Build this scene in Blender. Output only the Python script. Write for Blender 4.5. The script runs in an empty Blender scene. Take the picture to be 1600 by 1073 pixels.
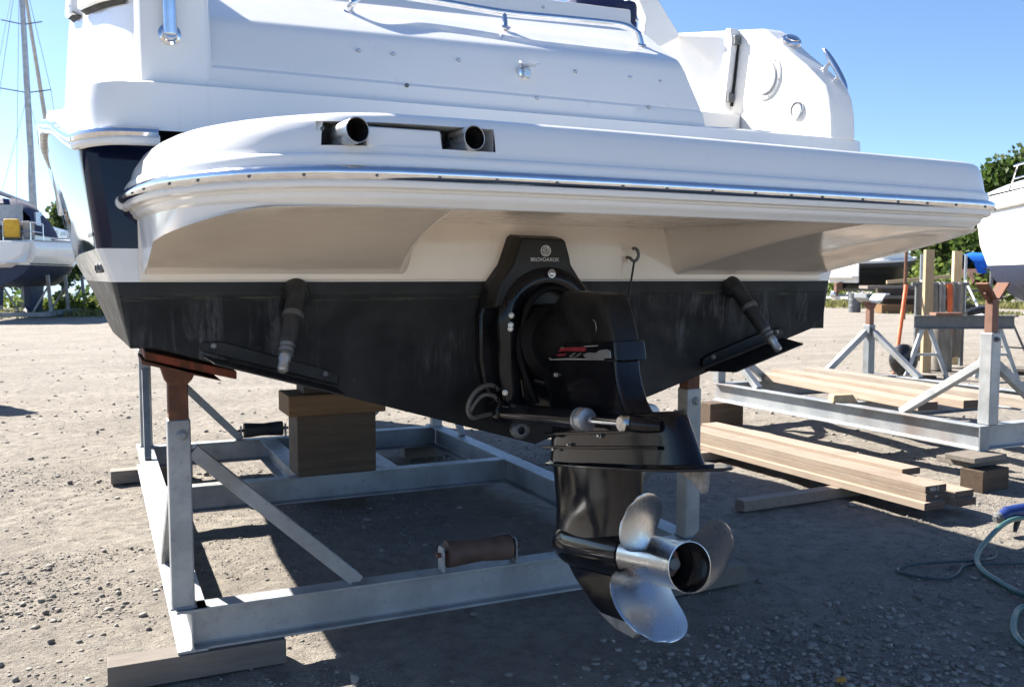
import bpy, math, random
import numpy as np
from mathutils import Vector, Matrix

random.seed(7); RNG = np.random.default_rng(7)
SC = bpy.context.scene
COL = SC.collection

# ------------------------------------------------------------------ camera
cd = bpy.data.cameras.new('camera'); cam = bpy.data.objects.new('camera', cd); COL.objects.link(cam)
CAM = Vector((-1.59, -3.28, 1.64)); YAW = math.radians(24.4)
cam.location = CAM
cam.rotation_euler = (math.radians(90 - 4.12), 0, -YAW)
cd.sensor_width = 36; cd.lens = 32.17
cd.clip_start = 0.05; cd.clip_end = 3000
cd.dof.use_dof = True; cd.dof.focus_distance = 3.7; cd.dof.aperture_fstop = 7.0
SC.camera = cam

# ------------------------------------------------------------------ sky and sun
SUN_FROM = Vector((-0.6, 1.07, 1.0)).normalized()
w = bpy.data.worlds.new('World'); SC.world = w; w.use_nodes = True
nt = w.node_tree; nt.nodes.clear()
sky = nt.nodes.new('ShaderNodeTexSky'); sky.sky_type = 'NISHITA'; sky.sun_disc = False
sky.sun_elevation = math.asin(SUN_FROM.z); sky.sun_rotation = math.atan2(SUN_FROM.x, SUN_FROM.y)
sky.altitude = 2500; sky.air_density = 1.0; sky.dust_density = 2.0; sky.ozone_density = 4.5
bg = nt.nodes.new('ShaderNodeBackground'); bg.inputs['Strength'].default_value = 0.056
wo = nt.nodes.new('ShaderNodeOutputWorld')
nt.links.new(sky.outputs[0], bg.inputs[0]); nt.links.new(bg.outputs[0], wo.inputs[0])
sl = bpy.data.lights.new('sun', 'SUN'); sl.energy = 4.5; sl.angle = math.radians(0.5); sl.color = (1, 0.94, 0.85)
so = bpy.data.objects.new('sun', sl); COL.objects.link(so)
so.rotation_euler = (-SUN_FROM).to_track_quat('-Z', 'Y').to_euler()
so.location = (-10, 18, 17)

SC.render.engine = 'CYCLES'
SC.cycles.use_denoising = True
SC.cycles.max_bounces = 6; SC.cycles.diffuse_bounces = 3; SC.cycles.glossy_bounces = 4
SC.cycles.use_adaptive_sampling = True; SC.cycles.adaptive_threshold = 0.015
SC.view_settings.view_transform = 'Standard'; SC.view_settings.look = 'None'
SC.view_settings.exposure = 2.0; SC.view_settings.gamma = 1.0; SC.view_settings.use_curve_mapping = False

# ------------------------------------------------------------------ materials
class NT:
    def __init__(s, name):
        s.m = bpy.data.materials.new(name); s.m.use_nodes = True
        s.t = s.m.node_tree; s.t.nodes.clear()
        s.out = s.t.nodes.new('ShaderNodeOutputMaterial')
        s.b = s.t.nodes.new('ShaderNodeBsdfPrincipled')
        s.t.links.new(s.b.outputs[0], s.out.inputs[0])
        tc = s.t.nodes.new('ShaderNodeTexCoord'); s.oc = tc.outputs['Object']
        s.oi = s.t.nodes.new('ShaderNodeObjectInfo')
    def n(s, typ, **kw):
        nd = s.t.nodes.new(typ)
        for k, v in kw.items(): setattr(nd, k, v)
        return nd
    def l(s, a, b): s.t.links.new(a, b)
    def coord(s, scale=(1, 1, 1), rnd=True):
        mp = s.n('ShaderNodeMapping'); mp.inputs['Scale'].default_value = scale
        s.l(s.oc, mp.inputs['Vector'])
        if rnd:
            mu = s.n('ShaderNodeMath', operation='MULTIPLY'); mu.inputs[1].default_value = 37.0
            s.l(s.oi.outputs['Random'], mu.inputs[0])
            s.l(mu.outputs[0], mp.inputs['Location'])
        return mp.outputs[0]
    def noise(s, scale, vec=None, detail=5, rough=0.55, dist=0.0):
        nd = s.n('ShaderNodeTexNoise'); nd.inputs['Scale'].default_value = scale
        nd.inputs['Detail'].default_value = detail; nd.inputs['Roughness'].default_value = rough
        nd.inputs['Distortion'].default_value = dist
        s.l(vec if vec is not None else s.oc, nd.inputs['Vector'])
        return nd.outputs['Fac']
    def ramp(s, fac, lo, hi, a=0.0, b=1.0):
        mr = s.n('ShaderNodeMapRange'); mr.interpolation_type = 'SMOOTHSTEP'
        for k, v in zip(('From Min', 'From Max', 'To Min', 'To Max'), (lo, hi, a, b)): mr.inputs[k].default_value = v
        s.l(fac, mr.inputs['Value']); return mr.outputs[0]
    def mul(s, a, b):
        m = s.n('ShaderNodeMath', operation='MULTIPLY')
        for i, x in enumerate((a, b)):
            if isinstance(x, (int, float)): m.inputs[i].default_value = x
            else: s.l(x, m.inputs[i])
        return m.outputs[0]
    def mix(s, fac, a, b):
        m = s.n('ShaderNodeMix', data_type='RGBA')
        if isinstance(fac, (int, float)): m.inputs[0].default_value = fac
        else: s.l(fac, m.inputs[0])
        for k, x in ((6, a), (7, b)):
            if isinstance(x, tuple): m.inputs[k].default_value = (*x, 1)
            else: s.l(x, m.inputs[k])
        return m.outputs[2]
    def bump(s, h, strength, dist=0.01):
        bp = s.n('ShaderNodeBump'); bp.inputs['Strength'].default_value = strength; bp.inputs['Distance'].default_value = dist
        s.l(h, bp.inputs['Height']); s.l(bp.outputs[0], s.b.inputs['Normal'])
    def set(s, col=None, rough=None, metal=None, spec=None, coat=None):
        for k, v in (('Base Color', col), ('Roughness', rough), ('Metallic', metal), ('Specular IOR Level', spec), ('Coat Weight', coat)):
            if v is None: continue
            if isinstance(v, tuple): s.b.inputs[k].default_value = (*v, 1)
            elif isinstance(v, (int, float)): s.b.inputs[k].default_value = v
            else: s.l(v, s.b.inputs[k])
    def sep(s):
        sx = s.n('ShaderNodeSeparateXYZ'); s.l(s.oc, sx.inputs[0]); return sx.outputs

def simple(name, a, b=None, rough=0.5, metal=0.0, scale=6, stretch=(1, 1, 1), bump=0.0, bscale=60, rvar=0.12, spec=None, coat=None, lo=0.35, hi=0.65):
    s = NT(name)
    v = s.coord(stretch); f = s.noise(scale, v)
    s.set(s.mix(s.ramp(f, lo, hi), a, b if b else a), s.ramp(f, 0.3, 0.7, max(0.02, rough - rvar), min(1, rough + rvar)), metal, spec, coat)
    if bump: s.bump(s.noise(bscale, v), bump, 0.004)
    return s.m

MT = {}
def gelcoat():
    s = NT('gelcoat')
    big = s.noise(1.6, s.oc, 4); fine = s.noise(14, s.oc, 6)
    c = s.mix(s.ramp(big, 0.35, 0.7, 0, 0.5), (0.80, 0.79, 0.765), (0.76, 0.745, 0.715))
    # thin vertical run marks of dirt
    mp = s.coord((22, 22, 1.1), False); st = s.noise(1.0, mp, 4)
    c = s.mix(s.ramp(st, 0.62, 0.78, 0, 0.16), c, (0.50, 0.47, 0.42))
    s.set(c, s.ramp(fine, 0.3, 0.75, 0.10, 0.26), 0, 0.5)
    s.bump(s.noise(3.0, s.oc, 2), 0.05, 0.01)
    return s.m
def gel_under():  # white gelcoat tinted tan to stand for light bounced off the ground
    s = NT('bounce_tinted_gelcoat')
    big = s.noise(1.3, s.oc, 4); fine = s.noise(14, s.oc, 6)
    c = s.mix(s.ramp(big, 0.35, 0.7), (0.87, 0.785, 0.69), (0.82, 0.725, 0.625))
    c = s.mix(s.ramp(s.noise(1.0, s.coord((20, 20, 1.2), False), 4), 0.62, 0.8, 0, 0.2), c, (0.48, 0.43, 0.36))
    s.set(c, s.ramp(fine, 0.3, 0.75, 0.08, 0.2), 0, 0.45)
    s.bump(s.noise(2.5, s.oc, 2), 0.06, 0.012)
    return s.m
def antifoul():
    s = NT('antifouling_paint')
    x, y, z = s.sep()
    big = s.noise(2.2, s.oc, 5); med = s.noise(9, s.oc, 6)
    c = s.mix(s.ramp(big, 0.35, 0.7), (0.007, 0.0072, 0.0078), (0.022, 0.0215, 0.0215))
    st = s.noise(1.0, s.coord((17, 17, 2.4), False), 7, 0.72, 0.6)
    c = s.mix(s.ramp(z, 1.572, 1.585, 0, 0.5), c, (0.035, 0.037, 0.037))
    zone = s.mul(s.ramp(z, 1.18, 1.42), s.ramp(z, 1.60, 1.54))
    stm = s.mul(s.ramp(st, 0.48, 0.70, 0, 0.75), s.mul(zone, s.ramp(s.noise(1.7, s.oc, 4), 0.44, 0.60)))
    c = s.mix(stm, c, (0.12, 0.12, 0.125))
    band = s.mul(s.ramp(z, 1.550, 1.566), s.ramp(z, 1.592, 1.572))
    c = s.mix(s.mul(band, s.ramp(s.noise(1.0, s.coord((5, 5, 60), False), 6, 0.75), 0.48, 0.66, 0, 0.8)), c, (0.085, 0.09, 0.055))
    spk = s.noise(55, s.oc, 3, 0.6)
    c = s.mix(s.mul(s.ramp(spk, 0.66, 0.74, 0, 0.8), s.mul(s.ramp(z, 1.50, 1.56), s.ramp(s.noise(2.1, s.oc, 2), 0.52, 0.6))), c, (0.16, 0.19, 0.03))
    chp = s.noise(22, s.oc, 5, 0.7)
    c = s.mix(s.mul(s.ramp(chp, 0.66, 0.72, 0, 0.7), s.ramp(s.noise(1.9, s.oc, 3), 0.48, 0.6)), c, (0.07, 0.07, 0.072))
    sc = s.noise(1.0, s.coord((60, 60, 9), False), 4, 0.7)
    c = s.mix(s.ramp(sc, 0.66, 0.76, 0, 0.55), c, (0.15, 0.15, 0.155))
    s.set(c, s.ramp(med, 0.3, 0.7, 0.42, 0.68), 0, 0.22)
    s.bump(med, 0.12, 0.004)
    return s.m
def galvanised(name, a, b, stain):
    s = NT(name)
    v = s.coord((1, 1, 1))
    n1 = s.noise(4, v, 5); n2 = s.noise(35, v, 6, 0.65); n3 = s.noise(1.3, v, 3)
    c = s.mix(s.ramp(n1, 0.35, 0.65), a, b)
    c = s.mix(s.ramp(n2, 0.56, 0.74, 0, 0.5), c, stain)
    c = s.mix(s.ramp(n3, 0.52, 0.72, 0, 0.65), c, stain)
    s.set(c, s.ramp(n2, 0.3, 0.7, 0.38, 0.62), 0.35, 0.5)
    s.bump(n2, 0.1, 0.003)
    return s.m
def wood(name, a, b, dark, axis=1, rough=0.75, knots=True):
    s = NT(name)
    sc = [9, 9, 9]; sc[axis] = 0.55
    v = s.coord(tuple(sc)); g = s.noise(3.2, v, 6, 0.62, 0.4); f = s.noise(11, v, 5, 0.7)
    c = s.mix(s.ramp(g, 0.3, 0.72), a, b)
    c = s.mix(s.ramp(f, 0.56, 0.74, 0, 0.6), c, dark)
    bl = s.noise(2.3, s.coord((1, 1, 1)), 4)
    c = s.mix(s.ramp(bl, 0.55, 0.72, 0, 0.35), c, dark)
    hv = s.n('ShaderNodeHueSaturation'); s.l(s.ramp(s.oi.outputs['Random'], 0, 1, 0.82, 1.1), hv.inputs['Value']); s.l(c, hv.inputs['Color'])
    s.set(hv.outputs[0], s.ramp(f, 0.3, 0.7, rough - 0.1, min(1, rough + 0.12)), 0, 0.3)
    s.bump(g, 0.3, 0.004)
    return s.m
def gravel():
    s = NT('gravel_ground')
    n0 = s.noise(0.09, s.oc, 4); n1 = s.noise(0.9, s.oc, 6, 0.6); n2 = s.noise(9, s.oc, 7, 0.7); n3 = s.noise(60, s.oc, 4, 0.7)
    c = s.mix(s.ramp(n1, 0.35, 0.66), (0.30, 0.268, 0.228), (0.385, 0.348, 0.30))
    c = s.mix(s.ramp(n2, 0.38, 0.66), c, (0.205, 0.186, 0.163))
    c = s.mix(s.ramp(n0, 0.5, 0.62, 0, 0.35), c, (0.34, 0.31, 0.275))
    mp = s.n('ShaderNodeMapping'); mp.inputs['Rotation'].default_value = (0, 0, 0.5); mp.inputs['Scale'].default_value = (0.12, 1.3, 1); s.l(s.oc, mp.inputs['Vector'])
    tk = s.noise(1.0, mp.outputs[0], 3)
    c = s.mix(s.ramp(tk, 0.52, 0.66, 0, 0.5), c, (0.36, 0.325, 0.28))
    c = s.mix(s.ramp(s.noise(0.45, s.oc, 4), 0.56, 0.7, 0, 0.5), c, (0.185, 0.168, 0.148))
    vo = s.n('ShaderNodeTexVoronoi'); vo.inputs['Scale'].default_value = 34; s.l(s.oc, vo.inputs['Vector'])
    bw = s.n('ShaderNodeRGBToBW'); s.l(vo.outputs['Color'], bw.inputs[0])
    c = s.mix(s.mul(s.ramp(bw.outputs[0], 0.55, 0.8, 0, 0.5), s.ramp(n2, 0.45, 0.6)), c, (0.35, 0.325, 0.29))
    c = s.mix(s.ramp(n3, 0.52, 0.68, 0, 0.5), c, (0.19, 0.171, 0.15))
    c = s.mix(s.ramp(s.noise(120, s.oc, 3, 0.6), 0.56, 0.68, 0, 0.5), c, (0.38, 0.35, 0.31))
    s.set(c, 0.95, 0, 0.15)
    ad = s.n('ShaderNodeMath', operation='ADD'); s.l(n3, ad.inputs[0]); s.l(s.mul(n2, 2.5), ad.inputs[1])
    n4 = s.noise(170, s.oc, 3, 0.6); ae = s.n('ShaderNodeMath', operation='ADD'); s.l(ad.outputs[0], ae.inputs[0]); s.l(s.mul(n4, 0.5), ae.inputs[1])
    s.bump(ae.outputs[0], 1.0, 0.024)
    return s.m
def leaf(name, a, b):
    s = NT(name)
    n = s.noise(0.9, s.oc, 4); f = s.noise(6, s.oc, 4)
    c = s.mix(s.ramp(n, 0.3, 0.7), a, b)
    c = s.mix(s.ramp(f, 0.5, 0.8, 0, 0.5), c, (b[0] * 1.5, b[1] * 1.3, b[2]))
    s.set(c, 0.6, 0, 0.3)
    tr = s.n('ShaderNodeBsdfTranslucent'); s.l(c, tr.inputs['Color']); ms = s.n('ShaderNodeMixShader'); ms.inputs[0].default_value = 0.42
    s.l(s.b.outputs[0], ms.inputs[1]); s.l(tr.outputs[0], ms.inputs[2]); s.l(ms.outputs[0], s.out.inputs[0])
    return s.m

MT['gel'] = gelcoat()
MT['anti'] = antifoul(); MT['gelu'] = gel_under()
MT['navy'] = simple('navy_gelcoat', (0.004, 0.008, 0.034), (0.005, 0.010, 0.042), 0.06, scale=3, rvar=0.03, spec=0.22)
MT['chrome'] = simple('polished_steel', (0.74, 0.75, 0.77), (0.66, 0.67, 0.7), 0.10, 1.0, scale=25, rvar=0.05)
MT['satin'] = simple('brushed_steel', (0.60, 0.60, 0.60), (0.48, 0.47, 0.45), 0.27, 1.0, scale=9, rvar=0.08, bump=0.03, bscale=90)
MT['galv'] = galvanised('galvanised_steel', (0.28, 0.295, 0.305), (0.38, 0.395, 0.405), (0.165, 0.15, 0.13))
MT['galvd'] = galvanised('dull_galvanised_steel', (0.20, 0.22, 0.235), (0.28, 0.30, 0.315), (0.14, 0.115, 0.095))
MT['galvr'] = galvanised('rust_stained_steel', (0.27, 0.295, 0.315), (0.36, 0.38, 0.395), (0.21, 0.135, 0.09))
MT['rust'] = simple('rusty_steel', (0.10, 0.042, 0.025), (0.19, 0.085, 0.05), 0.8, 0.1, scale=14, bump=0.3)
MT['rustlt'] = simple('pale_rusty_steel', (0.15, 0.072, 0.048), (0.21, 0.115, 0.08), 0.75, 0.1, scale=9, bump=0.2)
MT['brown'] = simple('brown_rubber', (0.075, 0.045, 0.035), (0.13, 0.08, 0.06), 0.7, scale=12, bump=0.2)
MT['black'] = simple('gloss_black_paint', (0.006, 0.006, 0.008), (0.012, 0.012, 0.014), 0.13, scale=8, rvar=0.06, spec=0.25, bump=0.02, bscale=20)
MT['cowl'] = simple('satin_black_plastic', (0.010, 0.010, 0.0105), (0.015, 0.0145, 0.0145), 0.42, spec=0.3, scale=11, rvar=0.1, bump=0.05, bscale=300)
MT['deep'] = simple('dull_black_rubber', (0.004, 0.004, 0.0045), (0.008, 0.008, 0.0085), 0.6, scale=9, spec=0.12)
MT['hoseg'] = simple('grey_braided_hose', (0.075, 0.07, 0.065), (0.12, 0.112, 0.105), 0.5, scale=80)
MT['rubber'] = simple('black_rubber', (0.014, 0.014, 0.015), (0.03, 0.03, 0.032), 0.6, scale=30, bump=0.1)
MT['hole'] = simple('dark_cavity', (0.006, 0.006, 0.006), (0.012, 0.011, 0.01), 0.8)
MT['zinc'] = simple('zinc_anode', (0.30, 0.29, 0.28), (0.20, 0.19, 0.18), 0.55, 0.5, scale=30, bump=0.2)
MT['white'] = simple('white_plastic', (0.72, 0.72, 0.70), (0.66, 0.66, 0.64), 0.35, scale=8)
MT['print'] = simple('silver_print', (0.62, 0.62, 0.63), (0.50, 0.50, 0.51), 0.4, scale=60, lo=0.45, hi=0.7)
MT['redprint'] = simple('red_decal', (0.30, 0.025, 0.03), (0.20, 0.02, 0.025), 0.4, scale=40)
MT['chalk'] = simple('white_paint_mark', (0.55, 0.55, 0.53), (0.35, 0.34, 0.32), 0.8, scale=90)
MT['wfresh'] = wood('pale_planed_timber', (0.345, 0.28, 0.22), (0.27, 0.21, 0.16), (0.16, 0.118, 0.088))
MT['wend'] = wood('timber_end_grain', (0.075, 0.055, 0.045), (0.11, 0.08, 0.06), (0.04, 0.03, 0.025), 0)
MT['wgrey'] = wood('weathered_timber', (0.21, 0.183, 0.158), (0.15, 0.13, 0.11), (0.085, 0.07, 0.058), 0)
MT['wgreyy'] = wood('weathered_timber_lengthwise', (0.30, 0.255, 0.21), (0.22, 0.185, 0.15), (0.13, 0.105, 0.085), 1)
MT['wdark'] = wood('dark_oiled_timber', (0.075, 0.052, 0.036), (0.11, 0.078, 0.052), (0.035, 0.026, 0.02), 0)
MT['worange'] = wood('brown_timber', (0.17, 0.095, 0.045), (0.22, 0.13, 0.06), (0.08, 0.045, 0.025), 0)
MT['wpost'] = wood('bright_pine', (0.50, 0.385, 0.235), (0.42, 0.31, 0.18), (0.28, 0.195, 0.11), 2)
MT['gravel'] = gravel()
MT['hose'] = simple('green_hose', (0.035, 0.105, 0.088), (0.05, 0.14, 0.12), 0.4, scale=12)
MT['hosed'] = simple('dark_cable', (0.03, 0.05, 0.055), (0.05, 0.07, 0.075), 0.5, scale=12)
MT['blue'] = simple('blue_tarpaulin', (0.015, 0.13, 0.55), (0.02, 0.17, 0.65), 0.45, scale=5, bump=0.3, bscale=4)
MT['bluecap'] = simple('dark_blue_plastic', (0.01, 0.025, 0.12), (0.015, 0.035, 0.16), 0.35)
MT['orange'] = simple('orange_paint', (0.62, 0.11, 0.02), (0.50, 0.085, 0.02), 0.5, scale=8)
MT['redwood'] = simple('red_paint_flaking', (0.26, 0.045, 0.02), (0.10, 0.035, 0.015), 0.7, scale=9, stretch=(4, 1, 1))
MT['canvas'] = simple('navy_canvas', (0.008, 0.014, 0.055), (0.012, 0.02, 0.075), 0.8, scale=6, bump=0.2, bscale=20)
MT['yellow'] = simple('yellow_vinyl', (0.68, 0.40, 0.02), (0.58, 0.32, 0.02), 0.5)
MT['grey'] = simple('grey_vinyl', (0.32, 0.31, 0.29), (0.25, 0.24, 0.23), 0.6)
MT['carpet'] = simple('grey_carpet', (0.23, 0.215, 0.19), (0.14, 0.13, 0.115), 0.95, scale=7, bump=0.4, stretch=(1, 1, 0.3))
MT['alu'] = simple('grey_aluminium', (0.42, 0.43, 0.44), (0.35, 0.36, 0.37), 0.4, 0.7)
MT['alud'] = simple('dark_steel', (0.10, 0.11, 0.115), (0.15, 0.155, 0.16), 0.55, 0.3, scale=10)
MT['wire'] = simple('wire_rope', (0.28, 0.29, 0.30), None, 0.45, 0.6)
MT['bluehull'] = simple('blue_antifouling', (0.012, 0.024, 0.065), (0.02, 0.034, 0.08), 0.6)
MT['redhull'] = simple('dark_red_antifouling', (0.06, 0.02, 0.018), (0.08, 0.03, 0.025), 0.7)
MT['glass'] = simple('clear_vinyl_window', (0.30, 0.33, 0.36), (0.38, 0.41, 0.44), 0.08, scale=3)
MT['bag'] = simple('black_plastic_sack', (0.012, 0.012, 0.013), (0.025, 0.025, 0.027), 0.28, scale=8, bump=0.6, bscale=14)
MT['yellowstone'] = simple('ochre_stone', (0.42, 0.22, 0.05), None, 0.9)
MT['bark'] = simple('bark', (0.07, 0.055, 0.042), (0.11, 0.09, 0.07), 0.9, scale=5)
MT['leafd'] = leaf('dark_foliage', (0.045, 0.070, 0.022), (0.09, 0.12, 0.035))
MT['leafm'] = leaf('mid_foliage', (0.045, 0.085, 0.018), (0.085, 0.135, 0.03))
MT['leafl'] = leaf('bright_foliage', (0.10, 0.15, 0.03), (0.17, 0.21, 0.045))
MT['grass'] = leaf('dry_grass', (0.13, 0.15, 0.045), (0.23, 0.22, 0.09))
def stone_mat():
    s = NT('gravel_stones')
    g = s.n('ShaderNodeNewGeometry')
    n = s.noise(30, s.oc, 4)
    c = s.mix(g.outputs['Random Per Island'], (0.15, 0.138, 0.124), (0.36, 0.335, 0.30))
    c = s.mix(s.ramp(n, 0.4, 0.7, 0, 0.5), c, (0.18, 0.165, 0.148))
    s.set(c, 0.9, 0, 0.2); s.bump(n, 0.3, 0.004)
    return s.m
MT['stone'] = stone_mat()
def water_mat():
    s = NT('harbour_water')
    s.set((0.02, 0.05, 0.08), 0.12, 0, 0.5)
    s.bump(s.noise(0.9, s.coord((1, 0.4, 1), False), 3), 0.25, 0.1)
    return s.m
MT['water'] = water_mat()

# ------------------------------------------------------------------ mesh helpers
class MB:
    def __init__(s): s.v = []; s.f = []
    def add(s, vs, fs):
        o = len(s.v); s.v += [tuple(map(float, p)) for p in vs]; s.f += [tuple(i + o for i in f) for f in fs]; return s
    def hexa(s, a, b):           # two quads (4 points each) joined into a box
        return s.add(list(a) + list(b), [(3, 2, 1, 0), (4, 5, 6, 7), (0, 1, 5, 4), (1, 2, 6, 5), (2, 3, 7, 6), (3, 0, 4, 7)])
    def box(s, x0, x1, y0, y1, z0, z1):
        return s.hexa([(x0, y0, z0), (x1, y0, z0), (x1, y1, z0), (x0, y1, z0)], [(x0, y0, z1), (x1, y0, z1), (x1, y1, z1), (x0, y1, z1)])
    def bar(s, p0, p1, wd, ht, up=(0, 0, 1)):
        p0, p1, up = Vector(p0), Vector(p1), Vector(up)
        d = (p1 - p0).normalized(); sd = d.cross(up)
        if sd.length < 1e-4: sd = d.cross(Vector((1, 0, 0)))
        sd.normalize(); u = sd.cross(d)
        c = [sd * (-wd / 2) + u * (-ht / 2), sd * (wd / 2) + u * (-ht / 2), sd * (wd / 2) + u * (ht / 2), sd * (-wd / 2) + u * (ht / 2)]
        return s.hexa([p0 + k for k in c], [p1 + k for k in c])
    def extrude(s, prof, p0, p1, up=(0, 0, 1)):   # prof in (side, up) coordinates, swept straight
        p0, p1, up = Vector(p0), Vector(p1), Vector(up)
        d = (p1 - p0).normalized(); sd = d.cross(up).normalized(); u = sd.cross(d)
        n = len(prof)
        vs = [p + sd * a + u * b for p in (p0, p1) for a, b in prof]
        fs = [(i, (i + 1) % n, n + (i + 1) % n, n + i) for i in range(n)]
        return s.add(vs, fs + [tuple(range(n - 1, -1, -1)), tuple(range(n, 2 * n))])
    def ibeam(s, p0, p1, h, b, tf=0.011, tw=0.008):
        q = [(-b / 2, 0), (b / 2, 0), (b / 2, tf), (tw / 2 + .008, tf + .002), (tw / 2, tf + .01), (tw / 2, h - tf - .01), (tw / 2 + .008, h - tf - .002), (b / 2, h - tf), (b / 2, h), (-b / 2, h), (-b / 2, h - tf), (-tw / 2 - .008, h - tf - .002), (-tw / 2, h - tf - .01), (-tw / 2, tf + .01), (-tw / 2 - .008, tf + .002), (-b / 2, tf)]
        return s.extrude(q, p0, p1)
    def tube(s, pts, r, n=10, closed=False, cap=True, flat=1.0):
        P = [Vector(p) for p in pts]; m = len(P)
        rs = r if isinstance(r, (list, tuple)) else [r] * m
        vs = []; ref = None
        for i in range(m):
            if closed: t = P[(i + 1) % m] - P[i - 1]
            else: t = P[min(i + 1, m - 1)] - P[max(i - 1, 0)]
            t.normalize()
            if ref is None:
                ref = Vector((0, 0, 1)) if abs(t.z) < 0.9 else Vector((1, 0, 0))
            sd = t.cross(ref)
            if sd.length < 1e-5: sd = t.orthogonal()
            sd.normalize(); u = sd.cross(t); ref = u
            for k in range(n):
                a = 2 * math.pi * k / n
                vs.append(P[i] + sd * (rs[i] * math.cos(a)) + u * (rs[i] * flat * math.sin(a)))
        fs = []
        for i in range(m if closed else m - 1):
            j = (i + 1) % m
            fs += [(i * n + k, i * n + (k + 1) % n, j * n + (k + 1) % n, j * n + k) for k in range(n)]
        if cap and not closed: fs += [tuple(range(n - 1, -1, -1)), tuple((m - 1) * n + k for k in range(n))]
        return s.add(vs, fs)
    def lathe(s, c, d, prof, n=24, cap0=True, cap1=True):   # prof: (distance along d, radius)
        c, d = Vector(c), Vector(d).normalized(); a = d.orthogonal().normalized(); b = d.cross(a)
        vs = [c + d * t + (a * math.cos(2 * math.pi * k / n) + b * math.sin(2 * math.pi * k / n)) * r for t, r in prof for k in range(n)]
        m = len(prof)
        fs = [(i * n + k, i * n + (k + 1) % n, (i + 1) * n + (k + 1) % n, (i + 1) * n + k) for i in range(m - 1) for k in range(n)]
        if cap0: fs.append(tuple(range(n - 1, -1, -1)))
        if cap1: fs.append(tuple((m - 1) * n + k for k in range(n)))
        return s.add(vs, fs)
    def prism(s, poly, axis, a0, a1, scale1=None):
        def pt(p, a):
            return {'x': (a, p[0], p[1]), 'y': (p[0], a, p[1]), 'z': (p[0], p[1], a)}[axis]
        n = len(poly)
        vs = [pt(p, a0) for p in poly] + [pt(p, a1) for p in (scale1 or poly)]
        return s.add(vs, [(i, (i + 1) % n, n + (i + 1) % n, n + i) for i in range(n)] + [tuple(range(n - 1, -1, -1)), tuple(range(n, 2 * n))])
    def grid(s, rows, cu=False, skip=None):
        m, n = len(rows), len(rows[0])
        fs = []
        for i in range(m - 1):
            for k in range(n if cu else n - 1):
                if skip and skip(i, k): continue
                fs.append((i * n + k, i * n + (k + 1) % n, (i + 1) * n + (k + 1) % n, (i + 1) * n + k))
        return s.add([p for r in rows for p in r], fs)
    def ball(s, c, r, n=12, m=8, sc=(1, 1, 1)):
        rows = []
        for i in range(m + 1):
            t = math.pi * i / m
            rows.append([(c[0] + r * sc[0] * math.sin(t) * math.cos(2 * math.pi * k / n), c[1] + r * sc[1] * math.sin(t) * math.sin(2 * math.pi * k / n), c[2] + r * sc[2] * math.cos(t)) for k in range(n)])
        return s.grid(rows, True)

def fix_normals(me):
    import bmesh
    bm = bmesh.new(); bm.from_mesh(me); bmesh.ops.remove_doubles(bm, verts=bm.verts, dist=1e-6)
    bmesh.ops.recalc_face_normals(bm, faces=bm.faces); bm.to_mesh(me); bm.free()

def obj(name, mb, mat, parent=None, smooth=True, bevel=0.0, seg=2, ang=35, mat2=None, mat2_faces=None):
    me = bpy.data.meshes.new(name); me.from_pydata(mb.v, [], mb.f); me.validate()
    if len(mb.v) < 60000: fix_normals(me)
    me.materials.append(MT[mat])
    if mat2:
        me.materials.append(MT[mat2])
        for p in me.polygons:
            if mat2_faces(p): p.material_index = 1
    if smooth:
        me.shade_smooth(); me.set_sharp_from_angle(angle=math.radians(ang))
    o = bpy.data.objects.new(name, me); COL.objects.link(o)
    if parent:
        o.parent = parent
        r = parent
        while r.parent: r = r.parent
        if parent is r: o.matrix_parent_inverse = Matrix.Translation(-r.location)
    if bevel:
        b = o.modifiers.new('bevel', 'BEVEL'); b.width = bevel; b.segments = seg; b.limit_method = 'ANGLE'; b.angle_limit = math.radians(40)
        b.harden_normals = True
    return o

def tag(o, label=None, cat=None, group=None, kind=None):
    for k, v in (('label', label), ('category', cat), ('group', group), ('kind', kind)):
        if v: o[k] = v
    return o
def thing(name, loc, label, cat, group=None):
    o = bpy.data.objects.new(name, None); COL.objects.link(o); o.location = loc; o.empty_display_size = 0.1
    return tag(o, label, cat, group)
def rebase(o, base):       # give a one-mesh thing its origin at its own place
    base = Vector(base); o.data.transform(Matrix.Translation(-base)); o.location = base; return o
def children_of(o): return [c for c in bpy.data.objects if c.parent == o]
def copy_tree(o, parent=None):
    c = o.copy(); COL.objects.link(c)
    if parent: c.parent = parent
    for ch in children_of(o): copy_tree(ch, c)
    return c
def lerp(a, b, t): return a + (b - a) * t
def sstep(t): t = max(0.0, min(1.0, t)); return t * t * (3 - 2 * t)
def interp(x, xs, ys): return float(np.interp(x, xs, ys))
def smooth_path(P, per=8):
    P = [Vector(p) for p in P]; out = []
    for i in range(len(P) - 1):
        a, b, c, d = P[max(i - 1, 0)], P[i], P[i + 1], P[min(i + 2, len(P) - 1)]
        for k in range(per):
            t = k / per
            out.append(0.5 * ((2 * b) + (c - a) * t + (2 * a - 5 * b + 4 * c - d) * t * t + (3 * b - a - 3 * c + d) * t ** 3))
    out.append(P[-1]); return out
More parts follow.
